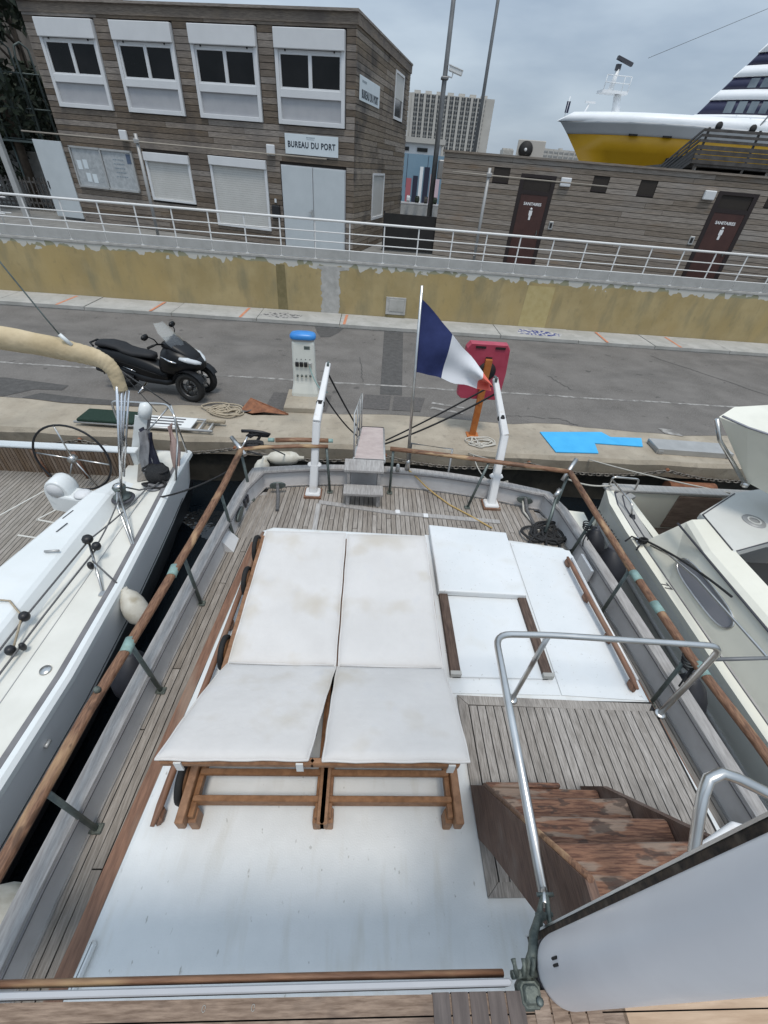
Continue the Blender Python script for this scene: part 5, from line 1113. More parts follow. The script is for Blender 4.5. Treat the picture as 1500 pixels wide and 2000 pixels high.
# ---- sun loungers
def lounger(x0, x1, label, wheels):
    t = thing('sun_lounger', label, 'sun lounger', ((x0 + x1) / 2, 1.75, 1.0), group='teak sun loungers on the coach roof', world=True)
    wd = x1 - x0
    for s, x in ((-1, x0 - .035), (1, x1 + .0)):
        MB().box((x, 1.76, 1.155), (.045, 2.16, .09), bev=.006).build('side_rail', 'lounger_teak', t)
        MB().box((x + s * -.038, 1.72, 1.135), (.03, 2.0, .05), bev=.004).build('inner_rail', 'lounger_teak', t)
        for y in (.74, 2.72): MB().box((x - s * .04, y, 1.06), (.045, .07, .12), bev=.005).build('leg', 'lounger_teak', t)
        MB().tube([(x - s * .10, 1.16, 1.12), (x - s * .10, .90, 1.56)], .017, 8).build('back_prop', 'lounger_teak', t)
    c = (x0 + x1) / 2
    for y, h, z in ((.80, .075, 1.145), (2.78, .07, 1.15)): MB().box((c - .015, y, z), (wd - .02, .03, h), bev=.005).build('cross_bar', 'lounger_teak', t)
    MB().box((c - .015, .93, 1.165), (wd - .02, .032, .03), bev=.006).build('prop_bar', 'lounger_teak', t)
    for k in range(14): piece('slat', t, (c - .015, 1.60 + k * .088, 1.205), (wd - .02, .06, .016), 'lounger_teak')
    # backrest frame
    ang = math.atan2(.33, .69)
    for x in (x0 + .06, x1 - .06): MB().tube([(x - .0, 1.50, 1.215), (x - .05, .85, 1.525)], .02, 8).build('back_frame', 'lounger_teak', t)
    MB().box((c - .07, .842, 1.552), (wd + .05, .035, .045), bev=.010).build('head_bar', 'lounger_teak', t)
    # cushion (seat flat, back rising), soft edges, gentle lumps
    rn = random.Random(int(x0 * 100) + 5)
    def cush(rows, name, seed):
        nx, ny = 16, 18; V = []; Fs = []; rn = random.Random(seed); ph = [rn.uniform(0, 6) for _ in range(6)]
        for side in (1, 0):
            for j in range(ny + 1):
                v = .5 - .5 * math.cos(math.pi * j / ny)
                for i in range(nx + 1):
                    u = .5 - .5 * math.cos(math.pi * i / nx); (ax, ay, az), (bx, by, bz) = rows(v); p = Vector((ax + (bx - ax) * u, ay + (by - ay) * u, az + (bz - az) * u))
                    e = min(u, 1 - u) * wd; e2 = min(v, 1 - v) * .9; th = .028 * (1 - math.exp(-min(e, e2) / .018)) 
                    wob = .004 * math.sin(u * 9 + ph[0]) * math.sin(v * 7 + ph[1]) + .0012 * math.sin(u * 17 + ph[2] + v * 5)
                    ed = .0016 * math.sin(v * 23 + ph[3]) * (1 if i in (0, nx) else 0); eb = .002 * math.sin(u * 19 + ph[4]) * (1 if j in (0, ny) else 0)
                    V.append((p.x + ed, p.y + eb, p.z + (th + wob if side else -th)))
        n1 = (nx + 1) * (ny + 1)
        for j in range(ny):
            for i in range(nx):
                a = j * (nx + 1) + i; q = (a, a + 1, a + nx + 2, a + nx + 1); Fs.append(q[::-1]); Fs.append(tuple(k + n1 for k in q))
        rim = [i for i in range(nx + 1)] + [(j + 1) * (nx + 1) - 1 for j in range(1, ny + 1)] + [ny * (nx + 1) + i for i in range(nx - 1, -1, -1)] + [j * (nx + 1) for j in range(ny - 1, 0, -1)]
        for a, b in zip(rim, rim[1:] + rim[:1]): Fs.append((a, b, b + n1, a + n1)[::-1])
        o = MB().add(V, Fs, True).build(name, 'cushion', t)
        MB().tube([tuple((Vector(V[i]) + Vector(V[i + n1])) / 2) for i in rim], .006, 6, closed=True).build('piping', 'cushion', o); return o
    c1 = cush(lambda v: ((x0, 2.83 - v * 1.30, 1.262), (x1, 2.84 - v * 1.30, 1.262)), 'seat_cushion', 3)
    c2_ = cush(lambda v: ((x0 - .005 - (.088 if wheels else .022) * v, 1.525 - v * .70, 1.266 + .345 * v + .03 * math.sin(v * 3.14)), (x1 + .004 - (.082 if wheels else .010) * v, 1.53 - v * .70, 1.266 + .345 * v + .03 * math.sin(v * 3.14))), 'back_cushion', 4)
    for x in ((x0 + .0, x1 - .12) if wheels else (x1 - .09,)): MB().box((x, .822, 1.545), (.034, .008, .085)).build('strap', 'white_plastic', c2_)
    MB().tube([(x0 + .01, 1.528, 1.285), (c, 1.525, 1.285), (x1 - .01, 1.528, 1.285)], .006, 6).build('seam', 'cushion', c1)
    if wheels:
        for y in (2.74, 2.36, 1.70, .90):
            R = Matrix.Rotation(rad(90), 3, 'Y')
            o = MB().lathe([(.095, -.017), (.118, -.017), (.124, 0), (.118, .017), (.095, .017)], (x0 - .085, y, 1.127), 24, R, True).build('wheel', 'rubber', t)
            MB().lathe([(.004, -.02), (.05, -.022), (.097, -.014), (.097, .014), (.05, .022), (.004, .02)], (x0 - .085, y, 1.127), 24, R).build('wheel_disc', 'lounger_teak', o)
    return t
lounger(-.815, -.118, 'teak sun lounger with cream cushion and raised head, left one with black tyred wheels', True)
lounger(-.098, .600, 'teak sun lounger with cream stained cushion and raised head next to the hatch', False)

# ---- flag
fg = thing('flag', 'blue white and red French flag hanging from the stern staff', 'flag', (.53, 4.74, 2.05), world=True)
def flag_strip(u0, u1, name, mt_):
    nu, nv = 8, 18; V = []
    for i in range(nu + 1):
        u = u0 + (u1 - u0) * i / nu
        for j in range(nv + 1):
            v = j / nv
            # hoist from (x .528,z 2.82) to (.56,2.06); fly gathers and droops
            tx = lerp([(0, .53), (.2, .72), (.40, .90), (.86, 1.30), (1, 1.42)], u); tz = lerp([(0, 2.82), (.2, 2.67), (.40, 2.50), (.86, 2.15), (1, 2.02)], u)
            bx = lerp([(0, .562), (.40, .86), (.86, 1.27), (1, 1.42)], u); bz = lerp([(0, 2.055), (.40, 2.01), (.86, 1.955), (1, 1.955)], u)
            fold = .05 * u * math.sin(v * 7 + u * 4) + .03 * math.sin(u * 11 + v * 5) * min(1, u * 4)
            V.append((tx + (bx - tx) * v, 4.735 + fold - .12 * u, tz + (bz - tz) * v + .006 * math.sin(u * 20)))
    F = [(i * (nv + 1) + j, i * (nv + 1) + j + 1, (i + 1) * (nv + 1) + j + 1, (i + 1) * (nv + 1) + j) for i in range(nu) for j in range(nv)]
    m = MB().add(V, F, True); n0 = len(m.v); m.add([(x, y + .002, z) for x, y, z in V], [f[::-1] for f in F], True); return m.build(name, mt_, fg)
flag_strip(0, .40, 'blue_band', 'flag_blue'); flag_strip(.40, .86, 'white_band', 'flag_white'); flag_strip(.86, 1, 'red_band', 'flag_red')

# ---- passerelle and steps
ps = thing('gangplank', 'narrow gangplank with worn pinkish deck bridging the stern and the quay', 'gangplank', (.1, 5.6, .3), world=True)
m = MB(); R = []
for x0, x1, y, z in ((-.095, .275, 4.66, .88), (-.018, .325, 6.42, .40)): R.append([(x0, y, z), (x1, y, z), (x1, y, z + .03), (x0, y, z + .03)])
m.loft(R, True, True, False); m.build('deck_board', 'passerelle_pink', ps)
for a, b in (((-.105, 4.66, .88), (-.03, 6.42, .40)), ((.285, 4.66, .88), (.335, 6.42, .40))): MB().tube([a, b], .022, 8).build('side_rail', 'alu', ps)
MB().box((.09, 4.65, .885), (.42, .05, .06), bev=.02).build('hinge', 'alu', ps); MB().tube([(-.03, 6.45, .36), (.34, 6.45, .36)], .06, 12).build('roller', 'black_plastic', ps)
for k, y in enumerate((4.75, 5.3, 5.85, 6.38)):
    t = (y - 4.66) / 1.76; x = -.11 + .08 * t; z = .88 - .48 * t; MB().tube([(x, y, z), (x - .01, y, z + .62)], .011, 6).build('handrail_post', 'alu', ps)
for h in (.32, .62): MB().tube([(-.12, 4.75, .855 + h), (-.05, 6.38, .41 + h)], .008, 6).build('handrail_wire', 'alu', ps)
tag(MB().tube(sag((-.49, 5.25, 1.80), (-.06, 6.05, .55), .02), .012, 6).build('hoist_line', 'black_rope'), 'black hoist line from the left davit tip down to the gangplank', 'rope')
tag(MB().tube(sag((-.52, 5.0, 1.62), (-.08, 5.75, .62), .06), .010, 6).build('hoist_line', 'black_rope'), 'black slack line from the left davit middle to the gangplank', 'rope')
tag(MB().tube(sag((1.62, 5.12, 1.82), (.34, 5.6, .66), .02), .012, 6).build('hoist_line', 'black_rope'), 'upper black hoist line from the right davit to the gangplank', 'rope')
tag(MB().tube(sag((1.66, 5.05, 1.74), (.33, 5.5, .66), .05), .013, 6).build('hoist_line', 'black_rope'), 'lower black hoist line from the right davit to the gangplank', 'rope')
sp_ = thing('step_stool', 'small grey wooden two step stool at the foot of the gangplank', 'step stool', (.03, 4.4, .5), world=True)
MB().box((.03, 4.47, .925), (.49, .26, .035), bev=.006).build('upper_tread', 'grey_wood', sp_); MB().box((.03, 4.24, .715), (.49, .20, .035), bev=.006).build('lower_tread', 'grey_wood', sp_)
for x in (-.16, .22):
    MB().box((x, 4.50, .71), (.045, .06, .40), bev=.004).build('leg', 'grey_wood', sp_); MB().box((x, 4.22, .60), (.045, .06, .20), bev=.004).build('leg', 'grey_wood', sp_)
    MB().box((x, 4.38, .80), (.035, .05, .20)).build('bracket', 'grey_wood', sp_)
MB().box((.03, 4.34, .60), (.40, .02, .1)).build('riser', 'grey_wood', sp_)

# ---- ropes, fenders
P = [(.62, 4.66, .77), (.72, 4.62, .70), (.86, 4.58, .58), (.99, 4.5, .515), (1.15, 4.3, .51), (1.4, 4.08, .51), (1.62, 3.87, .51)]
tag(MB().tube(P, .010, 6).build('yellow_line', 'yellow_rope'), 'thin yellow rope trailing from the flag staff across the aft deck', 'rope')
tag(rope_coil(2.24, 3.74, .50, .25, 8, .016, 47, .95).build('rope_coil', 'black_rope'), 'tangled black mooring rope on the deck by the right bulwark', 'rope')
tag(MB().tube([(2.10, 4.33, .62), (2.1, 4.2, .53), (2.16, 4.0, .52), (2.2, 3.85, .52)], .014, 6).build('mooring_tail', 'white_rope'), 'pale mooring tail led from the right hawse plate', 'rope')
tag(rope_coil(-1.30, 4.50, 1.10, .10, 6, .015, 44, .6).build('rope_bundle', 'black_rope'), 'black rope bundle hung on the stern rail corner at left', 'rope')
tag(MB().tube([(-1.51, 4.75, 1.17), (-1.38, 4.75, 1.175), (-1.26, 4.75, 1.165), (-1.17, 4.76, 1.135), (-1.20, 4.78, 1.10), (-1.30, 4.77, 1.11), (-1.42, 4.75, 1.13), (-1.45, 4.75, 1.11), (-1.41, 4.75, 1.095), (-1.36, 4.75, 1.13), (-1.26, 4.75, 1.15), (-1.32, 4.75, 1.06), (-1.35, 4.73, .96)], .021, 7).build('outboard_bracket', 'black_plastic'), 'black looped rope end standing up above the left stern rail', 'rope')
def fender(a, b, r, mt_, label, grp, ball=False):
    a, b = Vector(a), Vector(b); d = (b - a); l = d.length; q = d.to_track_quat('Z', 'Y').to_matrix()
    if ball: prof = [(.01, 0), (r * .3, .006), (r * .42, l * .06), (r * .72, l * .18), (r * .92, l * .38), (r, l * .58), (r * .88, l * .8), (r * .5, l * .95), (.02, l)]
    else: prof = [(.01, 0), (r * .3, .005), (r * .35, .05), (r * .8, .09), (r, .16), (r, l - .16), (r * .8, l - .09), (r * .35, l - .05), (r * .3, l - .005), (.01, l)]
    t = thing('fender', label, 'fender', tuple(a), group=grp, world=True); OFF[t] = tuple(a)
    MB().lathe(prof, tuple(a), 20, q).build('body', mt_, t); u = d.normalized()
    MB().tube([a - u * .02, a + u * .05], r * .3, 10).build('eye', 'trim_dark' if 'white' not in mt_ else mt_, t); return t
FG = 'fenders between the boats'
fender((-2.45, 3.0, .18), (-2.28, 2.84, -.18), .128, 'fender_white', 'stained white pear shaped fender hanging beside the sailing yacht hull', FG, True)
fender((-1.98, 2.16, .36), (-2.02, 2.02, -.12), .175, 'fender_black', 'dark round fender hanging outside the left bulwark', FG, True)
fender((-1.50, 4.86, .14), (-1.36, 5.16, .56), .105, 'fender_white', 'white upright cylinder fender off the left stern corner', FG)
fender((-.86, 5.28, .48), (-1.40, 5.24, .48), .095, 'fender_white', 'white cylinder fender lying crosswise off the stern', FG)
fender((2.90, 3.86, .58), (2.94, 3.72, .05), .15, 'fender_black', 'black fender farther aft between the right bulwark and the cream boat', FG, True)
fender((2.95, 3.50, .60), (3.0, 3.34, .06), .185, 'fender_black', 'bigger round black fender beside the cream boat near the stern', FG, True)
fender((2.93, 1.90, .62), (2.98, 1.74, .06), .175, 'fender_black', 'black fender between the boats below the tied hand rail', FG, True)
fender((-2.2, .42, .3), (-2.15, .36, -.5), .30, 'fender_white', 'large grubby white fender at the bottom left corner', FG, True)
for a, b, lb_, mt_ in (((-1.15, 4.50, 1.12), (-1.10, 5.22, .56), 'dark lanyard from the stern rail to the crosswise white fender', 'grey_rope'), ((-1.36, 4.40, 1.1), (-1.38, 5.1, .6), 'dark lanyard from the rail corner to the upright white fender', 'grey_rope'), ((-2.80, 3.2, .40), (-2.45, 3.0, .18), 'short dark lanyard holding the stained pear fender', 'grey_rope'), ((2.48, 3.43, .98), (2.90, 3.86, .60), 'black lanyard tied from the right stanchion to a black fender', 'black_rope'), ((2.52, 1.72, 1.05), (2.93, 1.90, .64), 'black lanyard tied round the right hand rail', 'black_rope')):
    tag(MB().tube([a, b], .009, 6).build('fender_lanyard', mt_), lb_, 'rope')
tag(MB().tube(sag((2.49, 4.28, 1.12), (1.9, 6.55, -.05), .05), .010, 6).build('mooring_line', 'white_rope'), 'pale mooring line from the right stern corner to the quay chain', 'rope')
tag(MB().tube(sag((1.95, 4.62, .70), (1.98, 6.5, -.05), .22), .010, 6).build('mooring_line', 'white_rope'), 'slack pale line hanging between the stern and the quay wall', 'rope')
tag(MB().tube(sag((-1.46, 4.1, 1.05), (-2.66, 4.55, .22), .05), .012, 6).build('breast_line', 'black_rope'), 'black line from the left stern rail across to the sailing yacht', 'rope')

# ================================================================== SAILING YACHT (left)
sy = thing('sailing_yacht', 'white sailing yacht with teak cockpit and beige sail cover moored on the left', 'boat', (-4.2, 3.0, -1.0), world=True)
GX = [(-4, -2.62), (1.1, -2.475), (2.1, -2.437), (2.9, -2.46), (4.2, -2.54), (5.3, -2.63)]
gx = lambda y: lerp(GX, y)
ys_ = [-4, -2, 0, 1, 2, 3, 4, 4.6, 5.1, 5.5, 5.72]
def hx(y, z):
    f = (.2 - z) / 1.2; x = gx(y) - .12 * f if f > 0 else gx(y)
    return x
R = []
for z in (.20, .05, -.12, -.27): 
    R.append([(hx(y, z) - (.05 if y > 5.6 else 0), y - (.2 - z) * .22 * (1 if y > 5 else 0), z) for y in ys_] + [(-3.0 - .4 * (.2 - z), 5.74 - (.2 - z) * .22, z), (-7.6, 5.74 - (.2 - z) * .22, z)])
m = MB().loft(R, False, False, True); m.build('hull', 'hull_white', sy)
m = MB(); R = []
for z, o in ((-.27, 0), (-.36, -.005), (-.75, -.08), (-1.15, -.3)): R.append([(hx(y, z) + o, y - (.2 - z) * .22 * (1 if y > 5 else 0), z) for y in ys_] + [(-3.0 - .4 * (.2 - z), 5.74 - (.2 - z) * .22, z), (-7.6, 5.74 - (.2 - z) * .22, z)])
m.loft(R, False, False, True); m.build('lower_hull', 'hull_dark', sy)  # plain dark colour from the white topsides down past the waterline
MB().tube([(hx(y, -.22) + .003, y, -.22) for y in ys_[:-2]], .006, 6).build('hull_line', 'hull_dark', sy)
pth = [(gx(y), y) for y in ys_]
MB().sweep(pth, [(.0, .15), (-.0, .205), (.03, .235), (.075, .235), (.09, .19)]).build('gunwale', 'yacht_white', sy)
MB().sweep(pth[:-1], [(.085, .19), (.085, .225), (.135, .225), (.135, .19)]).build('toe_rail', 'toe_rail', sy)
dk = MB().add([(gx(y) - .05, y, .198) for y in ys_] + [(-3.4, y, .198) for y in ys_], [(i, i + 1, 11 + i + 1, 11 + i) for i in range(10)]).build('side_deck', 'yacht_cream', sy)
for x in (-2.89,): MB().box((x, 1.2, .199), (.008, 8.0, .006)).build('deck_seam', 'pole_light', sy)
# coaming
def coam(y0, y1, secs): 
    return MB().loft([[(x + (k * .0), y, z) for x, z in secs[i]] for i, (y, k) in enumerate(((y0, 0), (y1, 0)))], True, True, False)
inx = lambda y: lerp([(1.0, -4.05), (3.1, -3.69), (4.5, -3.42), (4.9, -3.35)], y)
R = []
for y in (-4, -1, 1, 2, 3, 3.8, 4.4, 4.85):
    d = 0 if y < 4.5 else .10; R.append([(-3.11, y, .19), (-3.20 - d * .3, y, .33 - d), (-3.24 - d * .3, y, .355 - d), (inx(y) + .03, y, .375 - d), (inx(y), y, .36 - d), (inx(y), y, -.05)])
MB().loft(R, True, True, False).build('coaming', 'yacht_white', sy)
# slatted teak side ledge aft of the coaming
lg = MB().add([(-3.10, 4.88, .215), (-2.86, 5.0, .215), (-3.16, 5.72, .215), (-3.38, 5.62, .215)], [(0, 1, 2, 3)]).build('aft_ledge', 'cockpit_teak', sy)
# cockpit sole planks and slatted transom
so_ = MB().add([(-7.6, -1, -.02), (-3.3, -1, -.02), (-3.3, 5.4, -.02), (-7.6, 5.4, -.02)], [(0, 1, 2, 3)]).build('cockpit_sole', 'caulk', sy)
for k in range(44):
    x = -3.32 - k * .056; piece('plank', so_, (x, 2.4 + (0 if k % 2 else .01), -.012), (.0475, 5.9, .016), 'cockpit_teak')
for a, b in (((-6.2, 4.05), (-4.75, 4.05)), ((-4.75, 4.05), (-4.35, 4.98)), ((-4.15, 4.25), (-3.5, 4.12)), ((-4.15, 4.25), (-3.95, 4.6)), ((-3.6, 3.86), (-4.2, 3.95)), ((-5.4, 2.75), (-3.8, 2.75))):
    d = Vector((b[0] - a[0], b[1] - a[1])); MB().box(((a[0] + b[0]) / 2, (a[1] + b[1]) / 2, -.001), (d.length, .022, .008), rz=math.atan2(d.y, d.x)).build('sole_seam', 'seam_white', sy)
tr = MB().box((-5.3, 5.36, .18), (4.1, .10, .46)).build('transom', 'yacht_white', sy)
MB().box((-5.3, 5.36, .415), (4.12, .14, .03), bev=.01).build('transom_cap', 'yacht_white', tr)
for k in range(58): piece('slat', tr, (-3.35 - k * .05, 5.298, .19), (.041, .016, .40), 'slat_teak')
# helm pod and wheel
pod = rounded([(-4.06, 4.46), (-3.42, 4.34), (-3.38, 4.56), (-4.0, 4.70)], -.02, .26, .03, 'helm_pod', 'yacht_white', sy)
Rm = Matrix.Rotation(rad(90), 3, 'X') @ Matrix.Identity(3)
m = MB(); R = []
for y in (4.44, 4.47, 4.65, 4.68):
    k = .92 if y in (4.44, 4.68) else 1
    R.append([(-3.90 + .155 * k * math.cos(t), y, .27 + .20 * k * max(-.9, math.sin(t))) for t in [2 * math.pi * i / 20 for i in range(20)]])
m.loft(R, True, True, True); m.build('instrument_drum', 'yacht_white', pod)
MB().lathe([(.005, 0), (.10, 0), (.10, .008), (.005, .008)], (-3.90, 4.436, .33), 20, Matrix.Rotation(rad(90), 3, 'X')).build('compass_dial', 'pvc', pod)
MB().lathe([(.105, 0), (.10, .02), (.07, .045), (.03, .055), (.003, .057)], (-3.60, 4.48, .26), 20).build('compass_dome', 'pvc', pod)
WC = Vector((-3.85, 4.90, .53)); WR = .475
wv = [WC + Vector((WR * math.cos(t), .04 * math.sin(t), WR * math.sin(t))) for t in [2 * math.pi * i / 40 for i in range(40)]]
whl = MB().tube(wv, .014, 8, closed=True).build('helm_wheel', 'black_plastic', sy)
for a in (100, 172, -8, 245, 295):
    t = rad(a); MB().tube([WC, WC + Vector((WR * math.cos(t), .04 * math.sin(t), WR * math.sin(t)))], .010, 6).build('spoke', 'steel', whl)
MB().lathe([(.004, -.04), (.05, -.04), (.05, .05), (.004, .05)], tuple(WC), 12, Matrix.Rotation(rad(90), 3, 'X')).build('hub', 'steel', whl)
for x in (-4.65, -4.1): MB().tube([(x, 5.28, .39), (x + .05, 5.24, .2), (x + .12, 5.2, -.0)], .03, 6, flat=.4).build('foot_strap', 'mahogany', sy)
# winch
wn = MB().lathe([(.105, 0), (.105, .02), (.075, .04), (.06, .09), (.075, .14), (.08, .16), (.04, .17), (.003, .17)], (-3.06, 4.42, .30), 24).build('winch', 'dark_steel', sy)
MB().lathe([(.055, 0), (.065, .02), (.03, .04), (.003, .04)], (-3.06, 4.42, .465), 18).build('winch_top', 'steel', wn); MB().lathe([(.005, -.03), (.13, -.03), (.14, -.015), (.13, 0), (.005, 0)], (-3.06, 4.42, .30), 24).build('winch_base', 'trim_dark', wn)
# chrome tubes and the covered boom
tubes = [((-3.04, 4.34, .30), (-2.70, 4.50, 1.78)), ((-3.0, 4.38, .50), (-2.675, 4.52, 1.74)), ((-2.98, 4.42, .62), (-2.655, 4.55, 1.72)), ((-2.97, 4.46, .60), (-2.635, 4.58, 1.70))]
for a, b in tubes: MB().tube([a, b], .017 if a is tubes[0][0] else .012, 8).build('boom_strut', 'chrome', sy)
MB().tube([(-3.04, 4.33, .45), (-3.02, 4.2, .32), (-2.64, 3.65, .21)], .016, 8).build('boom_strut_foot', 'steel', sy)
bp_ = [(-6.6, 4.75, 2.10), (-5.2, 4.68, 2.19), (-4.2, 4.62, 2.22), (-3.7, 4.60, 2.19), (-3.3, 4.57, 2.15), (-3.0, 4.55, 2.105), (-2.84, 4.545, 2.07), (-2.75, 4.54, 2.02), (-2.70, 4.54, 1.93), (-2.69, 4.54, 1.82), (-2.69, 4.54, 1.72)]
br = [.125, .125, .12, .115, .108, .098, .088, .080, .073, .068, .066]
# soft wrinkled cover: displaced rings
m = MB(); R = []; rn = random.Random(12); N2 = 36; fine = []
for (a, ra), (b, rb) in zip(zip(bp_, br), list(zip(bp_, br))[1:]):
    for i in range(8): t = i / 8; fine.append((Vector(a).lerp(Vector(b), t), ra + (rb - ra) * t))
fine.append((Vector(bp_[-1]), br[-1]))
for _ in range(3): fine = [fine[0]] + [((a[0] + b[0] * 2 + c[0]) / 4, b[1]) for a, b, c in zip(fine, fine[1:], fine[2:])] + [fine[-1]]
prev = None
for i, (p, r) in enumerate(fine):
    t = (fine[min(i + 1, len(fine) - 1)][0] - fine[max(i - 1, 0)][0]).normalized(); a = Vector((0, 1, 0)); a -= t * a.dot(t); a.normalize(); b = t.cross(a)
    ring = []
    for k in range(N2):
        th = 2 * math.pi * k / N2; w = 1 + .03 * math.sin(th * 2 + i * .31) * math.sin(i * .25) + (.035 * math.sin(i * 2.3 + 2.6 * math.sin(th)) if 34 < i < 68 else .012 * math.sin(i * .9 + 3 * math.sin(th)))
        e = 1.12 if math.sin(th) < 0 else 1.0
        ring.append(p + a * (math.cos(th) * r * w * .8) + b * (math.sin(th) * r * w * e))
    R.append(ring)
m.loft(R, True, True, True); bm_ = m.build('boom_cover', 'sailcover', sy)
MB().tube([(-3.03, 4.52, 2.19), (-3.10, 4.50, 2.30)], .02, 8).build('lift_toggle', 'yacht_white', sy)
MB().tube([(-3.10, 4.50, 2.30), (-3.17, 4.5, 2.45), (-5.5, 4.5, 7.8)], .007, 6).build('topping_lift', 'dark_steel', sy)
MB().tube([(-2.66, 4.56, 1.95), (-2.72, 5.62, 1.03)], .008, 6).build('running_line', 'grey_rope', sy)
MB().tube([(-2.66, 4.56, 1.95), (-2.9, 5.55, .95)], .005, 6).build('running_line', 'grey_rope', sy)
# stern pulpit
MB().tube(bend([(-3.55, 5.66, .22), (-3.58, 5.70, 1.0), (-2.78, 5.66, 1.02), (-2.62, 5.45, .95), (-2.62, 5.35, .62), (-2.60, 4.95, .22)], .08), .015, 8).build('stern_pulpit', 'steel', sy)
MB().tube([(-2.72, 5.62, 1.02), (-2.68, 5.66, .22)], .014, 8).build('pulpit_leg', 'steel', sy)
MB().tube([(-2.75, 5.64, 1.0), (-3.0, 5.3, .75)], .012, 8).build('pulpit_bar', 'steel', sy)
fp = MB(); 
def slab(m, a, b, w, t):
    a, b = Vector(a), Vector(b); d = (b - a).normalized(); u = Vector((.92, .38, 0)); u -= d * u.dot(d); u.normalize(); v = d.cross(u)
    m.loft([[c + u * s1 * w + v * s2 * t for s1, s2 in ((-1, -1), (1, -1), (1, 1), (-1, 1))] for c in (a, b)], True, True, False)
slab(fp, (-3.34, 5.50, .16), (-3.11, 5.62, .86), .075, .05); pz = fp.build('folded_passerelle', 'toe_rail', sy)
f2 = MB(); slab(f2, (-3.36, 5.44, .16), (-3.14, 5.56, .86), .080, .012); f2.build('passerelle_face', 'yacht_white', pz)
MB().tube([(-3.125, 5.60, .83), (-3.09, 5.62, .93), (-3.07, 5.64, 1.0), (-3.055, 5.65, 1.03)], [.085, .088, .078, .02], 14).build('passerelle_cap', 'yacht_white', pz)
# cloth and bag on the stern
for k, (x, y, mt_, w) in enumerate(((-3.02, 5.28, 'navy_cloth', .08), (-2.95, 5.22, 'grey_cloth', .07), (-2.88, 5.16, 'navy_cloth', .05), (-2.98, 5.2, 'grey_cloth', .10), (-2.70, 5.42, 'pink_cloth', .05))):
    V = []; 
    for i in range(9):
        z = .85 - i * .078
        for j in range(5): V.append((x + w * (j - 2) / 2 * (.7 + i * .07) + .02 * math.sin(i * .9 + j), y + .03 * math.sin(j * 1.7 + i * .7 + k) - .02 * i, z - .02 * abs(j - 2)))
    F = [(i * 5 + j, i * 5 + j + 1, (i + 1) * 5 + j + 1, (i + 1) * 5 + j) for i in range(8) for j in range(4)]; m = MB().add(V, F, True); m.add([(a + .004, b + .012, c) for a, b, c in V], [f[::-1] for f in F], True)
    tag(m.build('hanging_cloth', mt_), ('navy part of the cloth bundle hung on the yacht stern pulpit', 'grey part of the cloth bundle on the yacht stern pulpit', 'narrow navy strip of cloth on the yacht stern pulpit', 'wide pale grey cloth hung lowest on the yacht stern pulpit', 'small pink cloth tied on the yacht stern corner')[k], 'cloth')
bg_ = thing('winch_bag', 'black rope bag with white lining lying on the sailing yacht stern deck', 'bag', (-2.83, 4.95, .2), world=True)
MB().lathe([(.12, 0), (.155, .05), (.16, .12), (.13, .19), (.05, .215), (.003, .218)], (-2.83, 4.96, .21), 18).build('body', 'black_rope', bg_)
MB().tube([(-2.83 + .15 * math.cos(t), 4.80 + .07 * math.sin(t), .24 + .02 * math.sin(2 * t)) for t in [2 * math.pi * i / 24 for i in range(24)]], .02, 7, closed=True).build('rim', 'black_rope', bg_)
MB().lathe([(.12, 0), (.10, .02), (.003, .025)], (-2.83, 4.80, .205), 16).build('lining', 'grey_cloth', bg_)
rc_ = rope_coil(-2.85, 4.98, .36, .13, 5, .013, 61, .9); tag(rc_.build('rope_tangle', 'black_rope'), 'black rope tangle on top of the bag on the yacht stern', 'rope')
# stanchions, blocks, lines on the side deck
for a, b in (((-2.60, 3.62, .20), (-3.0, 4.30, .46)), ((-2.62, 2.92, .20), (-2.93, 3.42, .42))):
    o = MB().tube([a, b], .014, 8).build('stanchion', 'steel', sy); MB().box((a[0], a[1], .21), (.07, .07, .02), bev=.006).build('foot', 'steel', o)
for p, s in (((-2.96, 3.46, .46), .055), ((-2.85, 3.40, .42), .045), ((-2.80, 3.15, .38), .03), ((-3.10, 2.52, .34), .045), ((-3.05, 2.2, .28), .042), ((-2.97, 2.24, .28), .026)):
    MB().lathe([(.004, 0), (s * .7, .005), (s, .03), (s, .06), (s * .7, .085), (.004, .09)], (p[0], p[1], p[2] - .05), 14).build('deck_block', 'black_plastic', sy)
MB().tube([(-2.97, 3.44, .42), (-3.12, 2.5, .30), (-3.16, 1.2, .26)], .010, 6).build('control_line', 'grey_rope', sy)
MB().tube([(-2.86, 3.40, .38), (-2.98, 2.6, .28), (-3.04, 1.2, .24)], .010, 6).build('control_line', 'grey_rope', sy)
MB().tube(sag((-2.95, 3.48, .44), (-2.86, 4.72, .27), .03), .009, 6).build('control_line', 'grey_rope', sy)
MB().tube(sag((-2.85, 3.42, .42), (-3.03, 4.35, .40), .03), .009, 6).build('control_line', 'grey_rope', sy)
MB().tube([(-3.0, 4.47, .42), (-2.92, 4.58, .30), (-2.8, 4.72, .26), (-2.75, 4.9, .26)], .011, 6).build('control_line', 'grey_rope', sy)
MB().tube([(-3.75, 2.62, .385), (-3.5, 2.66, .40), (-3.3, 2.66, .38), (-3.12, 2.52, .34), (-3.06, 2.25, .26)], .010, 6).build('control_line', 'tan_rope', sy)
MB().tube([(-3.36, 3.32, .385), (-3.22, 3.34, .385)], .014, 6).build('key_lever', 'alu', sy)
for y in (3.95, 3.72): MB().box((-3.46 + (3.95 - y) * .25, y, .376), (.012, .16, .004), rz=rad(-14)).build('coaming_slot', 'trim_dark', sy)
text('hull_number', '892', .11, 'sign_grey', sy, (-3.47, 2.48, .385), (0, 0, rad(62)))
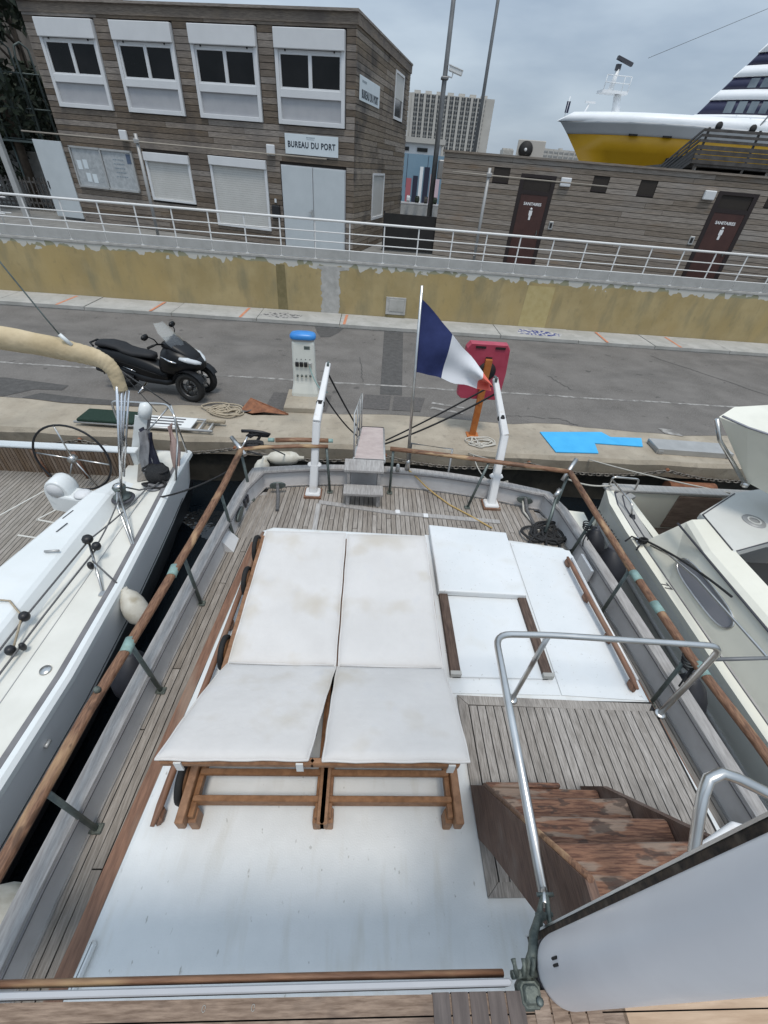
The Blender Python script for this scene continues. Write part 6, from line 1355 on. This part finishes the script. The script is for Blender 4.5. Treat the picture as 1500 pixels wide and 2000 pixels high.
MB().lathe([(.004, 0), (.05, 0), (.045, .012), (.004, .014)], (-2.70, 2.06, .20), 18).build('deck_filler', 'steel', sy)
MB().lathe([(.004, 0), (.05, 0), (.045, .012), (.004, .014)], (-4.75, 3.72, .0), 18).build('sole_drain', 'steel', sy)
MB().tube([(hx(1.55, .05) + .01, 1.5, .0), (hx(1.55, .05) + .01, 1.56, .0)], .018, 8).build('hull_drain', 'alu', sy)

# ================================================================== CREAM MOTOR BOAT (right)
mb_ = thing('motor_boat', 'cream motor boat with covered cabin moored on the right', 'boat', (5.2, 3.0, -1.0), world=True)
ym = [-3, -1, 0, 1, 2, 3, 4, 4.6, 4.95, 5.1]
mg = lambda y: lerp([(-3, 3.42), (2, 3.40), (4, 3.42), (4.6, 3.46), (4.95, 3.56), (5.1, 3.80)], y)
R = []
for z, o in ((.40, 0), (.12, .01), (.0, .04), (-.25, .10), (-.60, .20), (-1.1, .40)): R.append([(mg(y) + o, y - (.4 - z) * .12, z) for y in ym] + [(7.5, 5.1 - (.4 - z) * .12, z)])
m = MB().loft(R, False, False, True); m.f = [f[::-1] for f in m.f]; m.build('hull', 'mboat_hull', mb_)
R = []
for z, o in ((-.02, .02), (.02, -.01), (-.05, -.015), (-.09, .03)): R.append([(mg(y) + .035 + o, y, z) for y in ym[:-1]])
m = MB().loft(R, False, False); m.f = [f[::-1] for f in m.f]; m.build('rub_strake', 'mboat_gunwale', mb_)
R = []
for z, o in ((-.30, .10), (-.33, .085), (-.36, .12)): R.append([(mg(y) + o, y - .07, z) for y in ym[:-1]])
m = MB().loft(R, False, False); m.f = [f[::-1] for f in m.f]; m.build('chine_line', 'trim_dark', mb_)
pth = [(mg(y), y) for y in ym][::-1]
for nm, a, b, z0, z1, mt_ in (('gunwale', .0, .10, .36, .43, 'mboat_cream'), ('toe_strip', .105, .13, .38, .415, 'trim_dark'), ('side_deck', .135, .32, .36, .408, 'mboat_gunwale'), ('toe_strip', .21, .225, .40, .415, 'trim_dark')):
    MB().sweep(pth, [(a, z0), (b, z0), (b, z1), (a, z1)]).build(nm, mt_, mb_)
# cockpit
MB().box((5.6, 4.4, -.28), (3.7, 1.5, .05)).build('cockpit_floor', 'mboat_wood', mb_)
tm = MB().box((5.4, 4.98, .06), (3.5, .10, .70)).build('transom', 'mboat_cream', mb_)
MB().box((5.4, 4.99, .425), (3.7, .17, .04), bev=.012).build('transom_cap', 'mboat_gunwale', tm)
MB().box((5.02, 4.918, .08), (.66, .03, .60), bev=.005).build('transom_door', 'mboat_wood', tm)
MB().box((3.82, 4.4, .05), (.10, 1.3, .70)).build('cockpit_side', 'mboat_cream', mb_)
MB().box((4.6, 4.0, -.12), (1.7, .12, .36)).build('cockpit_step', 'mboat_cream', mb_)
# cabin: sloping side with window
R = []
def cab_sec(y): return [(3.56, y, .40), (3.72, y, .86), (3.77, y, .90), (3.90, y, .915), (4.03, y, .915), (4.03, y, .40)]
for y in (-3, -1, 1, 2.2, 3.2, 3.72): R.append([(x + (.10 if y > 3.5 and z > .5 else 0), yy + (.12 if z < .6 and y > 3.5 else 0), z) for x, yy, z in cab_sec(y)])
MB().loft(R, True, True, False).build('cabin', 'mboat_cream', mb_)
n_ = Vector((-.46, 0, .16)).normalized()
def on_side(y, t, o): return (3.56 + .16 * t - .944 * o, y, .40 + .46 * t + .328 * o)
def oval(y0, y1, t0, t1, o, name, mt_):
    P = []; yc, tc_ = (y0 + y1) / 2, (t0 + t1) / 2
    for i in range(28):
        th = 2 * math.pi * i / 28; c, s = math.cos(th), math.sin(th); P.append(on_side(yc + (y1 - y0) / 2 * math.copysign(abs(c) ** .6, c), tc_ + (t1 - t0) / 2 * math.copysign(abs(s) ** .8, s), o))
    return P
P = oval(2.42, 3.32, .26, .70, .004, '', ''); MB().add(P, [tuple(range(28))]).build('side_window', 'mboat_window', mb_)
MB().tube(P, .013, 6, closed=True).build('window_frame', 'steel', mb_)
MB().tube([on_side(3.70, .98, .006), on_side(2.0, .98, .006), on_side(-2, .98, .006)], .018, 6, flat=.5).build('coach_stripe', 'trim_dark', mb_)
MB().box((5.3, 3.9, .45), (2.5, .10, .82), rz=rad(14)).build('bulkhead', 'mboat_panel', mb_)
hp = rounded([(4.00, 3.17), (4.55, 3.36), (6.5, 3.6), (6.5, 4.75), (4.78, 4.30), (4.03, 3.83)], .84, .918, .012, 'hatch_panel', 'mboat_panel', mb_)
for a, b in (((4.02, 3.80), (4.76, 4.27)), ((4.02, 3.80), (4.0, 3.2)), ((4.02, 3.19), (4.6, 3.38))): MB().tube([(a[0] + .02, a[1], .92), (b[0], b[1] - .0, .92)], .008, 6).build('panel_seal', 'trim_dark', hp)
bd = MB().lathe([(.005, 0), (.125, 0), (.12, .008), (.005, .010)], (4.62, 3.72, .918), 24).build('badge', 'pole_light', hp)
MB().lathe([(.055, 0), (.055, .006), (.075, .006), (.075, 0)], (4.62, 3.72, .929), 20, None, True).build('badge_ring', 'mboat_panel', bd)
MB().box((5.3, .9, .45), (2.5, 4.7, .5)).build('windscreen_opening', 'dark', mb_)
# flybridge overhang
TP = [(3.86, 4.18, 1.98), (4.15, 4.38, 2.02), (4.6, 4.45, 2.04), (7.5, 4.6, 2.04)]
m = MB(); m.add([(3.86, 4.18, 1.98), (4.15, 4.38, 2.02), (4.6, 4.45, 2.04), (7.5, 4.6, 2.04), (7.5, 3.3, 2.0), (4.45, 3.62, 1.95), (4.05, 3.98, 1.96), (4.50, 3.98, 1.28), (4.85, 3.55, 1.22), (7.5, 3.3, 1.2), (7.5, 4.5, 1.3), (4.7, 4.25, 1.32)],
    [(0, 6, 5, 4, 3, 2, 1), (6, 7, 8, 5), (5, 8, 9, 4), (0, 7, 6), (0, 1, 11, 7), (1, 2, 11), (2, 3, 10, 11), (7, 11, 10, 9, 8)]); m.f = [f[::-1] for f in m.f]
fo = m.build('flybridge', 'mboat_cream', mb_)
MB().tube([(3.90, 4.19, 1.99), (4.06, 3.98, 1.972), (4.45, 3.62, 1.962), (4.9, 3.2, 1.955)], .018, 6, flat=.5).build('flybridge_stripe', 'mboat_window', fo)
MB().tube([(3.84, 4.17, 1.96), (3.95, 4.10, 1.75), (4.48, 3.98, 1.26)], .022, 8).build('support_strut', 'steel', fo); MB().lathe([(.004, 0), (.04, .01), (.04, .06), (.004, .07)], (4.48, 3.98, 1.22), 12).build('strut_socket', 'steel', fo)
# rails and fittings
MB().tube(bend([(3.60, 4.98, .43), (3.60, 4.98, .62), (3.98, 4.95, .62), (3.98, 4.93, .43)], .05), .014, 8).build('stern_rail', 'steel', mb_)
MB().tube(bend([(3.60, 4.95, .58), (3.66, 4.45, .55), (3.66, 4.35, .42)], .05), .012, 8).build('stern_rail', 'steel', mb_)
MB().tube([(3.67, 4.36, .43), (3.68, 4.22, .30)], .035, 10).build('rod_holder', 'black_plastic', mb_)
MB().tube([(3.58, 3.72, .47), (3.56, 3.4, .62), (3.50, 2.9, .78), (3.42, 1.9, .92), (3.40, .5, .95)], .012, 8).build('grab_rail', 'steel', mb_)
m = MB()
for k in range(4): m.tube([(3.52 + .05 * math.cos(t), 3.80 + .03 * math.sin(t), .45 + .014 * k) for t in [i * .5 for i in range(14)]], .012, 5)
m.tube([(3.5, 3.82, .46), (3.40, 3.86, .48), (3.30, 3.80, .45)], .011, 5); m.tube([(3.5, 3.78, .46), (3.38, 3.66, .44)], .011, 5); m.tube(sag((3.56, 3.8, .47), (3.62, 2.6, .86), -.04), .012, 6)
tag(m.build('cleat_lashing', 'black_rope'), 'black rope lashed round the cream boat cleat and led forward', 'rope')
MB().box((3.47, 3.8, .44), (.07, .16, .04), bev=.012).build('cleat', 'steel', mb_)
sp2 = rounded([(3.42, 4.62), (3.62, 4.62), (3.66, 5.32), (3.36, 5.36), (3.28, 5.25)], -.42, -.30, .03, 'swim_platform', 'mboat_cream', mb_)
# name and number on the hull side (seen from above the gunwale line)
text('boat_name', 'ACHILLEUS', .125, 'trim_dark', mb_, (3.404, 4.40, .21), (rad(88), 0, rad(-90)), spacing=1.3)
text('boat_port', 'MARSEILLE', .10, 'trim_dark', mb_, (3.50, 4.15, -.19), (rad(76), 0, rad(-90)), spacing=1.1)
text('boat_number', '77', .11, 'trim_dark', mb_, (3.45, 3.09, .434), (0, 0, rad(-80)))
tag(MB().tube(sag((3.66, 5.0, .46), (2.5, 4.22, 1.05), .05), .011, 6).build('spring_line', 'white_rope'), 'pale line with a knot between the cream boat stern and the right rail corner', 'rope')
tag(MB().tube(sag((5.45, 4.95, .46), (4.10, 6.5, -.02), .03), .011, 6).build('stern_line', 'white_rope'), 'pale stern line from the cream boat to the quay chain', 'rope')
